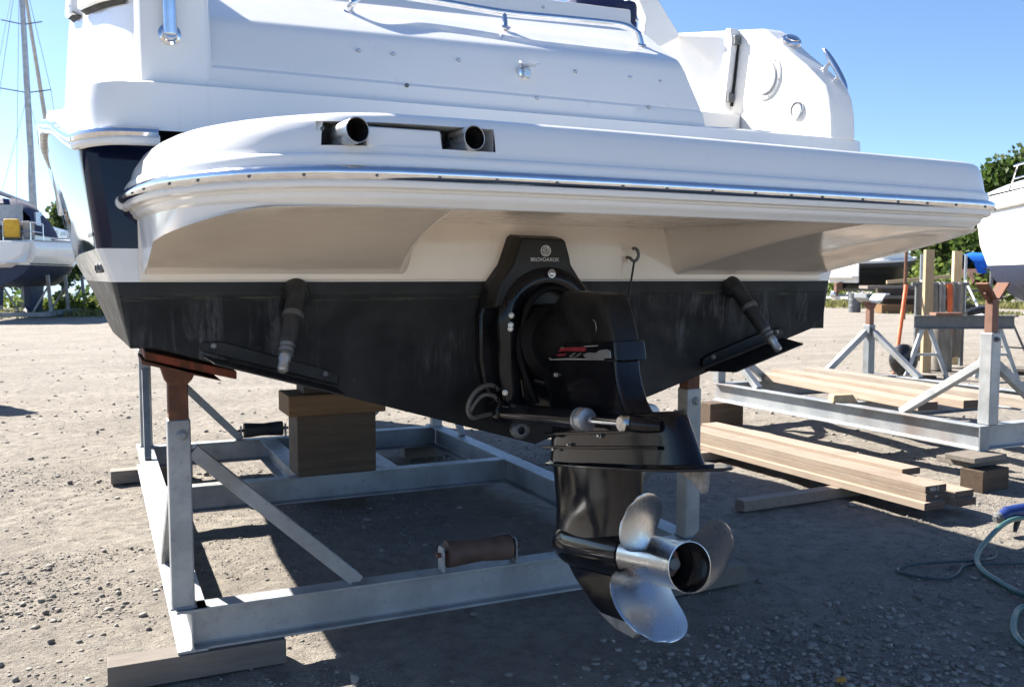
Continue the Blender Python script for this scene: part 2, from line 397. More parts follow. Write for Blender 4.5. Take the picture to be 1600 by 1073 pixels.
def text(name, body, size, mat, parent, loc, rot, extrude=0.0006):
    cu = bpy.data.curves.new(name, 'FONT'); cu.body = body; cu.size = size; cu.extrude = extrude
    cu.align_x = 'CENTER'; cu.align_y = 'CENTER'; cu.resolution_u = 3
    t = bpy.data.objects.new(name + '_curve', cu); COL.objects.link(t)
    dg = bpy.context.evaluated_depsgraph_get(); me = bpy.data.meshes.new_from_object(t.evaluated_get(dg))
    bpy.data.objects.remove(t); bpy.data.curves.remove(cu)
    me.transform(Matrix.Translation(loc) @ rot)
    me.materials.clear(); me.materials.append(MT[mat]); me.name = name
    o = bpy.data.objects.new(name, me); COL.objects.link(o)
    if parent:
        o.parent = parent
        if not parent.parent: o.matrix_parent_inverse = Matrix.Translation(-parent.location)
    return o
# ------------------------------------------------------------------ ground
def vnoise(x, y, seed):
    xi, yi = np.floor(x).astype(np.int64), np.floor(y).astype(np.int64); fx, fy = x - xi, y - yi
    fx, fy = fx * fx * (3 - 2 * fx), fy * fy * (3 - 2 * fy)
    def hsh(a, b):
        h = (a * 374761393 + b * 668265263 + seed * 144665) & 0x7fffffff
        h = ((h ^ (h >> 13)) * 1274126177) & 0x7fffffff
        return ((h ^ (h >> 16)) & 0xffff) / 65535.0
    return (hsh(xi, yi) * (1 - fx) + hsh(xi + 1, yi) * fx) * (1 - fy) + (hsh(xi, yi + 1) * (1 - fx) + hsh(xi + 1, yi + 1) * fx) * fy
def ground_h(x, y):
    near = np.exp(-((x - 1) ** 2 + (y - 3) ** 2) / 400.0)
    h = (vnoise(x * 0.7, y * 0.7, 1) - 0.5) * 0.03 + (vnoise(x * 2.3, y * 2.3, 2) - 0.5) * 0.016 + (vnoise(x * 6, y * 6, 3) - 0.5) * 0.011 + (vnoise(x * 15, y * 15, 4) - 0.5) * 0.009
    return h * (0.25 + 0.75 * near) - 0.010
def axis_coords(a, b, step, far):
    core = np.arange(a, b, step); k = np.cumsum(step * 1.16 ** np.arange(1, 70)); k = k[k < far]
    return np.concatenate([(a - k)[::-1], core, b + k])
gx, gy = axis_coords(-4.2, 6.2, 0.03, 1400), axis_coords(-1.2, 9.5, 0.03, 1400)
X, Y = np.meshgrid(gx, gy); Z = ground_h(X, Y)
me = bpy.data.meshes.new('ground'); nx, ny = len(gx), len(gy)
me.vertices.add(nx * ny); me.vertices.foreach_set('co', np.stack([X, Y, Z], -1).astype(np.float32).ravel())
ii, jj = np.meshgrid(np.arange(nx - 1), np.arange(ny - 1)); q = (jj * nx + ii).ravel()
F = np.stack([q, q + 1, q + nx + 1, q + nx], -1)
me.loops.add(F.size); me.loops.foreach_set('vertex_index', F.ravel().astype(np.int32))
me.polygons.add(len(F)); me.polygons.foreach_set('loop_start', (np.arange(len(F)) * 4).astype(np.int32))
me.update(calc_edges=True); me.shade_smooth(); me.materials.append(MT['gravel'])
ground = bpy.data.objects.new('ground', me); COL.objects.link(ground); tag(ground, kind='structure')

# loose stones: thousands nobody could count
def scatter_stones(name, n, region, smin, smax, sk, tiny=False, lo=0.0):
    ico = []; t = (1 + 5 ** .5) / 2
    for a in (-1, 1):
        for b in (-t, t): ico += [(a, b, 0), (0, a, b), (b, 0, a)]
    base = np.array(ico, float); base /= np.linalg.norm(base[0])
    import itertools
    dmin = min(np.linalg.norm(base[0] - base[k]) for k in range(1, 12))
    tri = []
    for a, b, c in itertools.combinations(range(12), 3):
        if all(np.linalg.norm(base[p] - base[q]) < dmin * 1.05 for p, q in ((a, b), (b, c), (a, c))):
            nrm = np.cross(base[b] - base[a], base[c] - base[a])
            tri.append((a, b, c) if nrm @ base[a] > 0 else (a, c, b))
    tri = np.array(tri)
    if tiny:
        base = np.array([(1, 0, 0), (-1, 0, 0), (0, 1, 0), (0, -1, 0), (0, 0, 1), (0, 0, -1)], float)
        tri = np.array([(0, 2, 4), (2, 1, 4), (1, 3, 4), (3, 0, 4), (2, 0, 5), (1, 2, 5), (3, 1, 5), (0, 3, 5)])
    nb = len(base)
    x, y = region(n); n = len(x)
    keep = vnoise(x * 0.9, y * 0.9, 11) * 0.6 + vnoise(x * 3.1, y * 3.1, 12) * 0.4
    k = keep > lo + RNG.random(n) * (0.85 - lo); x, y = x[k], y[k]; n = len(x)
    s = smin + (smax - smin) * RNG.random(n) ** sk
    sc = np.stack([s * RNG.uniform(.7, 1.3, n), s * RNG.uniform(.7, 1.3, n), s * RNG.uniform(.3, .75, n)], -1)
    V = base[None] * (1 + RNG.uniform(-.30, .30, (n, nb, 1))) * sc[:, None, :]
    a = RNG.uniform(0, 6.283, n); ca, sa = np.cos(a)[:, None], np.sin(a)[:, None]
    vx = V[..., 0] * ca - V[..., 1] * sa + x[:, None]; vy = V[..., 0] * sa + V[..., 1] * ca + y[:, None]
    vz = V[..., 2] + (ground_h(x, y) + sc[:, 2] * RNG.uniform(.05, .75, n))[:, None]
    co = np.stack([vx, vy, vz], -1).astype(np.float32)
    f = (tri[None] + (np.arange(n) * nb)[:, None, None]).reshape(-1, 3)
    me = bpy.data.meshes.new(name); me.vertices.add(n * nb); me.vertices.foreach_set('co', co.ravel())
    me.loops.add(f.size); me.loops.foreach_set('vertex_index', f.ravel().astype(np.int32))
    me.polygons.add(len(f)); me.polygons.foreach_set('loop_start', (np.arange(len(f)) * 3).astype(np.int32))
    me.update(calc_edges=True); me.materials.append(MT['stone'])
    o = bpy.data.objects.new(name, me); COL.objects.link(o); return tag(o, kind='stuff')
def reg(rmin, rmax, p):
    def f(n):
        r = rmin + (rmax - rmin) * RNG.random(n) ** p; a = RNG.uniform(-0.62, 0.62, n) + YAW
        return CAM.x + r * np.sin(a), CAM.y + r * np.cos(a)
    return f
scatter_stones('gravel_stones', 130000, reg(2.4, 8.5, 1.0), 0.002, 0.008, 2.0, True, 0.36)
scatter_stones('gravel_stones', 46000, reg(2.4, 9, 1.1), 0.0028, 0.012, 2.4, False, 0.36)
def rub(n): return .75 + RNG.normal(size=n) * .75, -.55 + RNG.normal(size=n) * .33
scatter_stones('gravel_stones', 9000, rub, 0.003, 0.021, 2.6)
def rub2(n): return -2.1 + RNG.normal(size=n) * .45, 1.2 + RNG.normal(size=n) * .8
scatter_stones('gravel_stones', 1800, rub2, 0.003, 0.020, 3.0)
scatter_stones('gravel_stones', 4200, reg(2.4, 14, 1.1), 0.007, 0.028, 4.0, False, 0.25)
scatter_stones('gravel_stones', 5000, reg(8, 26, 1.3), 0.006, 0.03, 3.0)
st = obj('stone', MB().ball((1.12, -0.545, 0.012), 0.02, 8, 6, (1.3, .9, .6)), 'yellowstone', ang=20)
tag(rebase(st, (1.12, -0.545, 0)), 'small ochre yellow stone lying in the shaded gravel', 'stone')

# ------------------------------------------------------------------ the motor boat on the cradle
boat = thing('motor_boat', (0, 0, 0.97), 'large white motor boat with navy sides and black bottom seen from its stern', 'motor boat')
ST = [0, .25, .5, 1, 1.8, 2.8, 4, 5.2, 6.4, 7.6, 8.6, 9.2]
HB = dict(sheer=[1.625, 1.66, 1.70, 1.765, 1.80, 1.815, 1.80, 1.72, 1.52, 1.12, .6, .1],
          band=[1.585, 1.60, 1.62, 1.655, 1.68, 1.70, 1.685, 1.60, 1.36, .9, .38, .03],
          boot=[1.545, 1.555, 1.57, 1.595, 1.625, 1.645, 1.64, 1.54, 1.27, .78, .28, .02],
          chine=[1.492, 1.50, 1.51, 1.53, 1.545, 1.545, 1.51, 1.40, 1.12, .64, .2, .015],
          flat=[1.42, 1.428, 1.438, 1.46, 1.475, 1.475, 1.44, 1.33, 1.06, .59, .18, .012],
          keel=[0] * 12)
HZ = dict(sheer=[2.07, 2.12, 2.185, 2.26, 2.29, 2.32, 2.36, 2.42, 2.5, 2.6, 2.7, 2.78],
          band=[1.735] * 7 + [1.75, 1.79, 1.86, 1.95, 2.0],
          boot=[1.625] * 7 + [1.635, 1.66, 1.70, 1.75, 1.8],
          chine=[1.405] * 4 + [1.42, 1.44, 1.47, 1.51, 1.56, 1.62, 1.69, 1.75],
          flat=[1.405] * 4 + [1.417, 1.435, 1.46, 1.495, 1.54, 1.6, 1.67, 1.73],
          keel=[.972] * 6 + [.98, 1.02, 1.12, 1.29, 1.5, 1.66])
SY = np.concatenate([[0], np.array([.012, .03, .055]), np.linspace(.1, 9.2, 46)])
def outline(lv, side, inset=0.0):
    r = 0.05; pts = []
    for y in SY:
        hb = interp(y, ST, HB[lv]); z = interp(y, ST, HZ[lv])
        if y < r and lv in ('sheer', 'band', 'boot'): hb -= (r - math.sqrt(max(0, r * r - (r - y) ** 2)))
        pts.append((side * (hb - inset), y, z))
    return pts
def hull_band(a, b, n=4):
    m = MB()
    for side in (-1, 1):
        A, B = outline(a, side), outline(b, side)
        m.grid([[tuple(lerp(p[i], q[i], k / n) for i in range(3)) for p, q in zip(A, B)] for k in range(n + 1)])
    return m
m = hull_band('boot', 'chine', 3)
for a, b in (('chine', 'flat'), ('flat', 'keel')):
    for side in (-1, 1):
        A, B = outline(a, side), outline(b, side)
        m.grid([[tuple(lerp(p[i], q[i], k / 3) for i in range(3)) for p, q in zip(A, B)] for k in range(4)])
xs = [(-1.495, 1.625), (-1.492, 1.405), (-1.42, 1.405), (0, .972), (1.42, 1.405), (1.492, 1.405), (1.495, 1.625)]
m.add([(x, 0, z) for x, z in xs], [(0, 1, 2, 3), (3, 4, 5, 6), (0, 3, 6)])
obj('hull_bottom', m, 'anti', boat, ang=30)
m = hull_band('band', 'boot', 2); m.add([(-1.535, 0, 1.735), (-1.495, 0, 1.625), (1.495, 0, 1.625), (1.535, 0, 1.735)], [(0, 1, 2, 3)])
obj('boot_stripe', m, 'gel', boat, ang=30)
m = hull_band('sheer', 'band', 8); m.add([(-1.575, 0, 2.07), (-1.535, 0, 1.735), (1.535, 0, 1.735), (1.575, 0, 2.07)], [(0, 1, 2, 3)])
obj('topside', m, 'navy', boat, ang=30)
# moulded white transom panel carrying the platform
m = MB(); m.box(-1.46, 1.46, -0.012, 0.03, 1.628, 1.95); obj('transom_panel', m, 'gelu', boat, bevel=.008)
for y in (.13, .21): obj('drain_outlet', MB().lathe((-1.565 - .01 * (y > .2), y, 1.672), (-1, -.25, 0), [(-.01, .012), (.012, .018), (.016, .012), (.004, .008)], 12), 'alud', boat)
obj('side_vent', MB().bar((-1.592, .05, 1.782), (-1.607, .27, 1.785), .010, .012), 'alud', boat)

# chrome rub rail of the hull with its white base
for side in (-1, 1):
    P = outline('sheer', side)
    if side == -1:
        P = [(p[0] - .012, p[1], p[2] + .01) for p in P]
        lead = [(-1.40, -.205, 2.085), (-1.50, -.20, 2.084), (-1.56, -.17, 2.083), (-1.605, -.1, 2.083), (-1.63, -.02, 2.085)]
        P = lead + [p for p in P if p[1] > .05]
    else:
        P = [(p[0] + .012, p[1], p[2] + .01) for p in P]
        P = [(1.40, -.205, 2.085), (1.52, -.19, 2.084), (1.60, -.1, 2.083), (1.63, -.02, 2.085)] + [p for p in P if p[1] > .05]
    P = smooth_path(P, 2)
    rr = obj('rub_rail', MB().tube(P, .019, 10), 'chrome', boat)
    obj('rail_base', MB().tube([(p[0] * .997, p[1] + .004, p[2] - .022) for p in P], .016, 8), 'gel', rr)

# deck moulding: low band above the rail, ledge, then the upright sides
PA = [(-.6, -.204), (-.78, -.204), (-.95, -.204), (-1.38, -.204), (-1.47, -.195), (-1.54, -.17), (-1.59, -.115), (-1.62, -.03), (-1.655, .2), (-1.70, .5), (-1.765, 1.0), (-1.80, 1.8), (-1.815, 2.8), (-1.80, 4), (-1.72, 5.2), (-1.52, 6.4), (-1.12, 7.6), (-.6, 8.6), (-.1, 9.2)]
PB = [(-.6, -.14), (-.78, -.14), (-.95, -.14), (-1.30, -.14), (-1.37, -.135), (-1.42, -.11), (-1.455, -.06), (-1.49, .03), (-1.545, .22), (-1.60, .5), (-1.665, 1.0), (-1.71, 1.8), (-1.73, 2.8), (-1.70, 4), (-1.60, 5.2), (-1.38, 6.4), (-1.0, 7.6), (-.5, 8.6), (-.08, 9.1)]
PA = smooth_path([(x, y, 0) for x, y in PA], 4); PB = smooth_path([(x, y, 0) for x, y in PB], 4)
def shz(y): return interp(y, [-.2, 0, .1, .3, .5, 1, 1.8, 9.2], [2.095, 2.095, 2.11, 2.15, 2.20, 2.275, 2.305, 2.79])
def deck_side(side, top):
    rows = []
    lv = [(0, 0, .0, 1), (.0, .0, .022, 1), (.10, .0, .03, .9), (.12, .12, .05, .75), (.1, .55, .1, .35), (.14, .92, .155, .06), (.3, .96, .160, .02), (1, 1.0, .168, 0)]
    for a, kz, dz, e in lv:
        row = []
        for pa, pb in zip(PA, PB):
            t = a if a else 0
            x = lerp(pa.x, pb.x, t); y = lerp(pa.y, pb.y, t)
            zl = shz(pa.y); zt = max(2.255, zl + .055)
            z = lerp(zl, zt, min(1, kz)) + (dz * .1 if kz < .5 else 0)
            row.append((side * -x, y, z))
        rows.append(row)
    for h, lean in ((.02, .004), (.2, .012), (.5, .035), (top, .09)):
        row = []
        for pa, pb in zip(PA, PB):
            zl = shz(pa.y); zt = max(2.255, zl + .055)
            k = min(1, max(0, (pb.y + .14) / .5))
            hh = h if (side < 0 or pb.y > .5) else min(h, .001)
            row.append((side * -(min(-1.262, pb.x + lean * k) if side < 0 else pb.x + lean * k), pb.y + .02 * h, zt + hh))
        rows.append(row)
    return MB().grid(rows)
obj('deck_moulding', deck_side(-1, 1.0), 'gel', boat, ang=50)
obj('deck_moulding', deck_side(1, .3), 'gel', boat, ang=50)
# low wall along the stern between the corners, rounded top edge
m = MB(); rows = []
n0_ = len(PA); DS = deck_side(-1, 1.0).v
for y, z in [(-.19, 2.04)] + [(DS[k * n0_][1], DS[k * n0_][2]) for k in range(8)] + [(.3, 2.256)]:
    rows.append([(x, y, z) for x in np.linspace(-.6, .6, 13)])
obj('stern_riser', m.grid(rows), 'gel', boat, ang=30)
m = MB(); m.add([(x * s, y, 2.19) for s in (1, -1) for x, y in [(1.3, -.1), (1.62, .5), (1.7, 2), (1.7, 4), (1.4, 6.4), (.3, 8.8)][::s]], [tuple(range(12))])
obj('cockpit_floor', m, 'gel', boat)

# transom wall of the sun pad module, knuckle and sloping top
XL = np.linspace(-1.25, .70, 40)
def modrow(yz): return [(x * xs + xo, y, z + kz * (x + 1.25)) for x in XL for (y, z, kz, xs, xo) in [yz]]
prof = [(-.15, 2.23, .008, 1, 0), (-.125, 2.318, -.002, 1, 0), (-.112, 2.330, -.002, 1, 0), (-.108, 2.342, -.002, 1, 0), (-.030, 2.460, .017, .985, -.012), (-.022, 2.474, .017, .982, -.015), (-.010, 2.490, .017, .98, -.013), (.012, 2.5125, .017, .979, -.010), (.022, 2.5195, .017, .9795, -.009), (.035, 2.5275, .017, .98, -.008), (.50, 2.7886, .017, 1.017, .046), (.53, 2.805, .017, 1.02, .05), (.537, 2.811, .017, 1.02, .05), (.542, 2.82, .017, 1.02, .05), (.545, 2.875, .012, 1.02, .05), (.551, 2.886, .012, 1.02, .05), (.565, 2.892, .012, 1.02, .05), (1.3, 2.895, .0, 1.0, .04), (1.35, 2.2, .0, 1.0, .04)]
m = MB().grid([modrow(p) for p in prof])
# starboard end cheek of the module, port end is buried in the quarter
for idx in (-1,):
    m.add([modrow(p)[idx] for p in prof], [tuple(range(len(prof)))])
obj('sun_pad_module', m, 'gel', boat, ang=28)
# port quarter pillar standing a little proud of the wall
m = MB()
rows = []
for z in (2.25, 2.40, 2.7, 3.3):
    k = (z - 2.25)
    rows.append([(-1.46, .1, z), (-1.455, -.10, z), (-1.44, -.132, z), (-1.41, -.142, z), (-1.30 - .02 * k, -.142, z), (-1.245 - .03 * k, -.14, z), (-1.225 - .05 * k, -.128, z), (-1.215 - .06 * k, -.10, z), (-1.21 - .06 * k, .3, z)])
obj('quarter_pillar', MB().grid(rows), 'gel', boat, ang=45)
# snap fasteners and drain
for x, z in ((-.721, 2.438), (-.595, 2.439), (-.343, 2.441), (.147, 2.443), (.396, 2.443), (.539, 2.44), (-.568, 2.317), (-.057, 2.314), (.44, 2.316)):
    y = -.127 if z < 2.33 else -.052
    obj('snap_fastener', MB().lathe((x, y + .004, z), (0, -1, 0), [(0, .008), (.006, .008), (.009, .006), (.012, .0055), (.014, .003)], 10), 'alud' if x == -.568 else 'satin', boat)
for x in (.30, .80): obj('snap_fastener', MB().lathe((x, .547, 2.865), (0, -1, 0), [(0, .008), (.006, .008), (.012, .005)], 10), 'satin', boat)
lt = obj('latch', MB().lathe((-.085, -.048, 2.415), (0, -1, 0), [(0, .03), (.014, .03), (.034, .025), (.036, .015), (.05, .012)], 20), 'chrome', boat)
obj('latch_handle', MB().hexa([(-.115, -.10, 2.43), (-.055, -.10, 2.43), (-.055, -.09, 2.44), (-.115, -.09, 2.44)], [(-.118, -.118, 2.443), (-.035, -.118, 2.443), (-.035, -.10, 2.452), (-.118, -.10, 2.452)]), 'chrome', lt, bevel=.004)
obj('latch_tongue', MB().box(-.10, -.07, -.106, -.06, 2.392, 2.425), 'satin', lt, bevel=.004)
# stainless grab rail over the sloping panel
gr = [(-.677, .247, 2.652), (-.668, .225, 2.68), (-.64, .24, 2.715), (-.57, .28, 2.745), (-.459, .315, 2.762), (-.257, .286, 2.748), (-.026, .231, 2.722), (.24, .225, 2.728), (.46, .222, 2.733), (.52, .212, 2.728), (.56, .20, 2.712), (.585, .19, 2.69), (.598, .184, 2.645)]
g = obj('grab_rail', MB().tube(smooth_path(gr, 6), .0145, 12), 'chrome', boat)
obj('rail_foot', MB().tube([(-.032, .231, 2.72), (-.036, .215, 2.68), (-.038, .205, 2.648)], .0105, 10), 'chrome', g)
for p in (gr[0], (-.038, .205, 2.655), gr[-1]): obj('rail_flange', MB().lathe((p[0], p[1], p[2] - .001), (0, -.55, .83), [(0, .022), (.006, .022), (.009, .014)], 16), 'chrome', g)
# upright stainless grab post on the port pillar
g = obj('grab_post', MB().tube([(-1.355, -.172, 2.40), (-1.357, -.176, 2.55), (-1.36, -.18, 3.0)], .021, 16), 'chrome', boat)
obj('post_foot', MB().lathe((-1.355, -.140, 2.405), (0, -1, .1), [(0, .034), (.008, .034), (.012, .026), (.04, .022)], 20), 'chrome', g)
# engine air scoop standing off the port side
def side_pt(y, off, z):
    k = min(1, max(0, (y + .14) / .5))
    x = interp(y, [p.y for p in PB[10:]], [p.x for p in PB[10:]]) + .035 * k * min(1, (z - 2.26) / .5) + .05 * max(0, z - 2.76) * k
    return (x - off, y, z)
for y0, y1 in ((-.015, .60), (.74, 1.05)):
    ys = np.linspace(y0, y1, 14); rows = []
    zb = [2.535 + .17 * y for y in ys]
    for off, dz in ((.002, .0), (.002, .012), (.03, .0), (.04, .006), (.042, .02), (.035, .2), (.02, .6)):
        rows.append([side_pt(y, off * (min(1, (y - y0) / .04, (y1 - y) / .04) if off > .01 else 1) , z + dz) for y, z in zip(ys, zb)])
    sc_ = obj('air_scoop', MB().grid(rows[2:]), 'gel', boat)
    obj('scoop_opening', MB().grid([[side_pt(y, .003, z - .012) for y, z in zip(ys, zb)], [side_pt(y, .034, z + .012) for y, z in zip(ys, zb)]]), 'hole', sc_)
    obj('scoop_screw', MB().lathe(side_pt(y0 + .05, .036, zb[0] + .04), (-1, -.5, 0), [(0, .007), (.006, .006)], 8), 'satin', sc_)
# starboard wing with the gate opening
WY = [(-.200, 2.23), (-.192, 2.345), (-.172, 2.425), (-.139, 2.482), (-.011, 2.593), (.092, 2.672), (.245, 2.798), (.285, 2.822), (.34, 2.834), (.729, 2.915), (1.12, 2.997), (3, 3.14), (5, 3.2), (5, 2.2), (1.12, 2.2)]
wing = obj('starboard_wing', MB().prism(WY, 'x', 1.33, 1.47), 'gel', boat, bevel=.022, seg=3)
sp = obj('speaker_cover', MB().lathe((1.332, .238, 2.582), (-1, 0, 0), [(0, .104), (.006, .104), (.010, .096), (.011, .083), (.004, .080), (.004, .077), (.018, .074), (.020, 0.001)], 40), 'white', wing)
for k in range(6):
    a = math.radians(60 * k + 15); obj('speaker_screw', MB().lathe((1.324, .238 + .093 * math.cos(a), 2.582 + .093 * math.sin(a)), (-1, 0, 0), [(0, .004), (.004, .004)], 8), 'satin', wing)
obj('outlet_ring', MB().lathe((1.332, .022, 2.395), (-1, 0, 0), [(0, .042), (.01, .041), (.014, .036), (.012, .030), (.006, .029)], 28), 'satin', wing)
obj('outlet_cap', MB().lathe((1.332, .022, 2.395), (-1, 0, 0), [(0, .029), (.010, .028), (.012, .02), (.0125, .001)], 24), 'white', wing)
up = Vector((0, -.64, .77)); al = Vector((0, -.77, -.64)).normalized()
fil = Vector((1.40, .155, 2.738))
obj('filler_cap', MB().lathe(fil, (-.1, -.62, .78), [(-.01, .047), (.008, .047), (.014, .042), (.016, .034), (.020, .033), (.024, .026), (.025, .001)], 28), 'chrome', wing)
cl0 = Vector((1.41, -.085, 2.535)); cld = Vector((0, -.58, -.81)).normalized(); cln = Vector((.0, -.81, .58))
for k in (-.045, .045): obj('cleat_leg', MB().lathe(cl0 + cld * k - cln * .012, cln, [(0, .014), (.012, .010), (.05, .009)], 12), 'chrome', wing)
obj('cleat_horn', MB().tube([cl0 + cld * t + cln * (.048 - .35 * t * t) for t in (-.13, -.115, -.09, -.05, 0, .05, .09, .115, .13)], [.003, .008, .0115, .013, .0135, .013, .0115, .008, .003], 12), 'chrome', wing)
# gate post strip with its hinges
gs = obj('gate_post', MB().prism([(.50, 2.47), (.445, 2.80), (.46, 2.86), (.50, 2.87), (.56, 2.47)], 'x', 1.285, 1.335), 'gel', boat, bevel=.006)
for z in (2.53, 2.80): obj('gate_hinge', MB().box(1.29, 1.325, .428 + (2.8 - z) * .16, .452 + (2.8 - z) * .16, z - .022, z + .022), 'alud', gs, bevel=.003)
obj('hinge_gap', MB().prism([(.484, 2.49), (.438, 2.80), (.44, 2.80), (.492, 2.49)], 'x', 1.315, 1.327), 'hole', gs)
m = MB(); m.box(.72, 1.33, .42, 1.6, 2.19, 2.44); m.box(.72, 1.33, -.125, .42, 2.19, 2.266)
obj('gate_step', m, 'gel', boat, bevel=.012)
m = MB().prism([(1.08, 2.80), (1.335, 2.94), (1.113, 3.21), (1.01, 3.21), (1.113, 3.02)], 'y', .95, 1.03)
obj('arch_leg', m, 'gel', boat, bevel=.01)
obj('seat_cushion', MB().box(.52, .86, .62, .9, 2.83, 2.985), 'canvas', boat, bevel=.03, seg=3)
obj('arch_bracket', MB().tube([(1.16, 1.28, 3.04), (1.24, 1.30, 3.19), (1.28, 1.30, 3.5)], .055, 12), 'alu', boat)

# ------------------------------------------------------------------ swim platform
EP = [(-1.495, .01), (-1.49, -.17), (-1.475, -.33), (-1.451, -.491), (-1.411, -.66), (-1.33, -.835), (-1.23, -.975), (-1.10, -1.072), (-.98, -1.112), (-.891, -1.126), (-.616, -1.133), (-.229, -1.126), (.232, -1.104), (.60, -1.082), (.90, -1.063), (1.10, -1.05), (1.22, -1.032), (1.30, -.998), (1.352, -.94), (1.392, -.82), (1.425, -.66), (1.452, -.45), (1.478, -.2), (1.49, .01)]
E0 = smooth_path([(x, y, 0) for x, y in EP], 6)
ex = [p.x for p in E0]; ey = [p.y for p in E0]
XA, XB = -1.095, -.655                     # exhaust recess
extra = [XA, XA + .012, XB - .012, XB]
cols = sorted([x for x in ex if all(abs(x - e) > .008 for e in extra)] + extra)
ED = [Vector((x, interp(x, ex, ey), 0)) for x in cols]
NRM = []
for i in range(len(ED)):
    t = ED[min(i + 1, len(ED) - 1)] - ED[max(i - 1, 0)]; t.normalize(); NRM.append(Vector((-t.y, t.x, 0)))   # inward
def shoulder(p):   # 1 round the port corner, 0 along the stern edge
    return sstep((-.93 - p.x) / .35)
def zb_edge(p):    # lower edge of the skirt
    return 1.645 + .178 * min(1, (-p.y + .01) / 1.02) ** .9
PROF = [(.55, 2.046), (.12, 2.046), (.076, 2.046), (.063, 2.0445), (.049, 2.040), (.038, 2.0315), (.031, 2.019), (.029, 2.016), (.020, 1.985), (.0158, 1.957), (.013, 1.944), (.010, 1.9395), (.003, 1.9365), (-.001, 1.931), (-.002, 1.925), (-.002, 1.91), (-.004, 1.872), (.0, 1.862), (.012, 1.857), (.014, 1.850), (.020, 1.846), (.022, 1.838), (.026, 1.832), (.038, 1.826)]
KT, KB = 7, 9
def prow(d, z, i):
    p, n = ED[i], NRM[i]; s = shoulder(p)
    if z > 1.945:
        t = (z - 1.945) / .101
        rd = .05 * (1 - math.sqrt(max(0, 1 - min(1, t) ** 2.2)))
        d = lerp(d, d + rd, s)
        fwd = sstep((p.y + .35) / .35) * s
        z = z - fwd * .012 * t
    if z < 1.83: d += 0
    return (p.x + n.x * d, p.y + n.y * d, z)
rows = [[prow(d, z, i) for i in range(len(ED))] for d, z in PROF]
# skirt under the moulded lip
rows.append([(ED[i].x + NRM[i].x * .042, ED[i].y + NRM[i].y * .042, min(1.822, lerp(1.82, zb_edge(ED[i]), .5))) for i in range(len(ED))])
rows.append([(ED[i].x + NRM[i].x * .046, ED[i].y + NRM[i].y * .046, min(1.818, zb_edge(ED[i]) + .008)) for i in range(len(ED))])
rows.append([(ED[i].x + NRM[i].x * .052, ED[i].y + NRM[i].y * .052, min(1.814, zb_edge(ED[i]))) for i in range(len(ED))])
def inrec(i, k):
    xm = (ED[k].x + ED[k + 1].x) / 2
    return KT <= i < KB and XA - .001 < xm < XB + .001
plat = obj('swim_platform', MB().grid(rows, skip=inrec), 'gel', boat, ang=32)
pd_ = [(p.x + n.x * .24, p.y + n.y * .24, 2.035) for p, n in zip(ED, NRM)]
obj('platform_deck', MB().add(pd_ + [(q[0], q[1], 2.025) for q in pd_], [tuple(range(len(pd_)))]), 'gel', plat)
# underside as a height field
def rec_w(x, y):
    f = min(1, max(0, -y / 1.0)) ** .6
    l = sstep((x + .52 + .17 * f + .02) / .07); r = sstep((.64 + .17 * f - x) / .05)
    return l * r
UX = np.unique(np.concatenate([np.linspace(-1.44, 1.43, 130), np.linspace(-.75, -.45, 40), np.linspace(.55, .85, 40)]))
rows = []
for t in np.linspace(0, 1, 26):
    row = []
    for x in UX:
        p_y = interp(x, ex, ey); 
        ya = p_y + .045; y = lerp(ya, 0.0, t)
        pv = Vector((x, y, 0))
        zs = min(1.814, 1.645 + .178 * min(1, (-y + .01) / 1.02) ** .9)
        xe = 1 - sstep((1.44 - abs(x)) / .16)
        dome = .05 * math.sin(math.pi * min(1, t * 1.0)) ** .8 * sstep((1.42 - abs(x)) / .3)
        z = lerp(zs + dome * .55, 1.845, rec_w(x, y) * sstep((t - .0) / .10))
        row.append((x, y, z))
    rows.append(row)
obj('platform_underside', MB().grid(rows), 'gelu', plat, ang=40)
# chrome rub rail of the platform with screws
RP = [(p.x - n.x * .006, p.y - n.y * .006, 1.890) for p, n in zip(ED, NRM)]
rr = obj('platform_rub_rail', MB().tube(RP, .019, 12), 'chrome', boat)
obj('rail_base', MB().tube([(p.x - n.x * -.001, p.y - n.y * -.001, 1.866) for p, n in zip(ED, NRM)], .012, 8), 'gel', rr)
obj('rail_end', MB().lathe((RP[0][0], RP[0][1] + .012, 1.885), (0, -1, 0), [(-.012, .012), (0, .024), (.02, .026), (.03, .022)], 16), 'gel', rr)
L = 0.0; nxt = .25
for i in range(1, len(ED)):
    L += (ED[i] - ED[i - 1]).length
    if L > nxt:
        nxt += .155; p, n = ED[i], NRM[i]
        obj('rail_screw', MB().lathe((p.x - n.x * .022, p.y - n.y * .022, 1.883), (-n.x, -n.y, -.15), [(0, .0042), (.004, .004), (.005, .002)], 8), 'alud', rr)
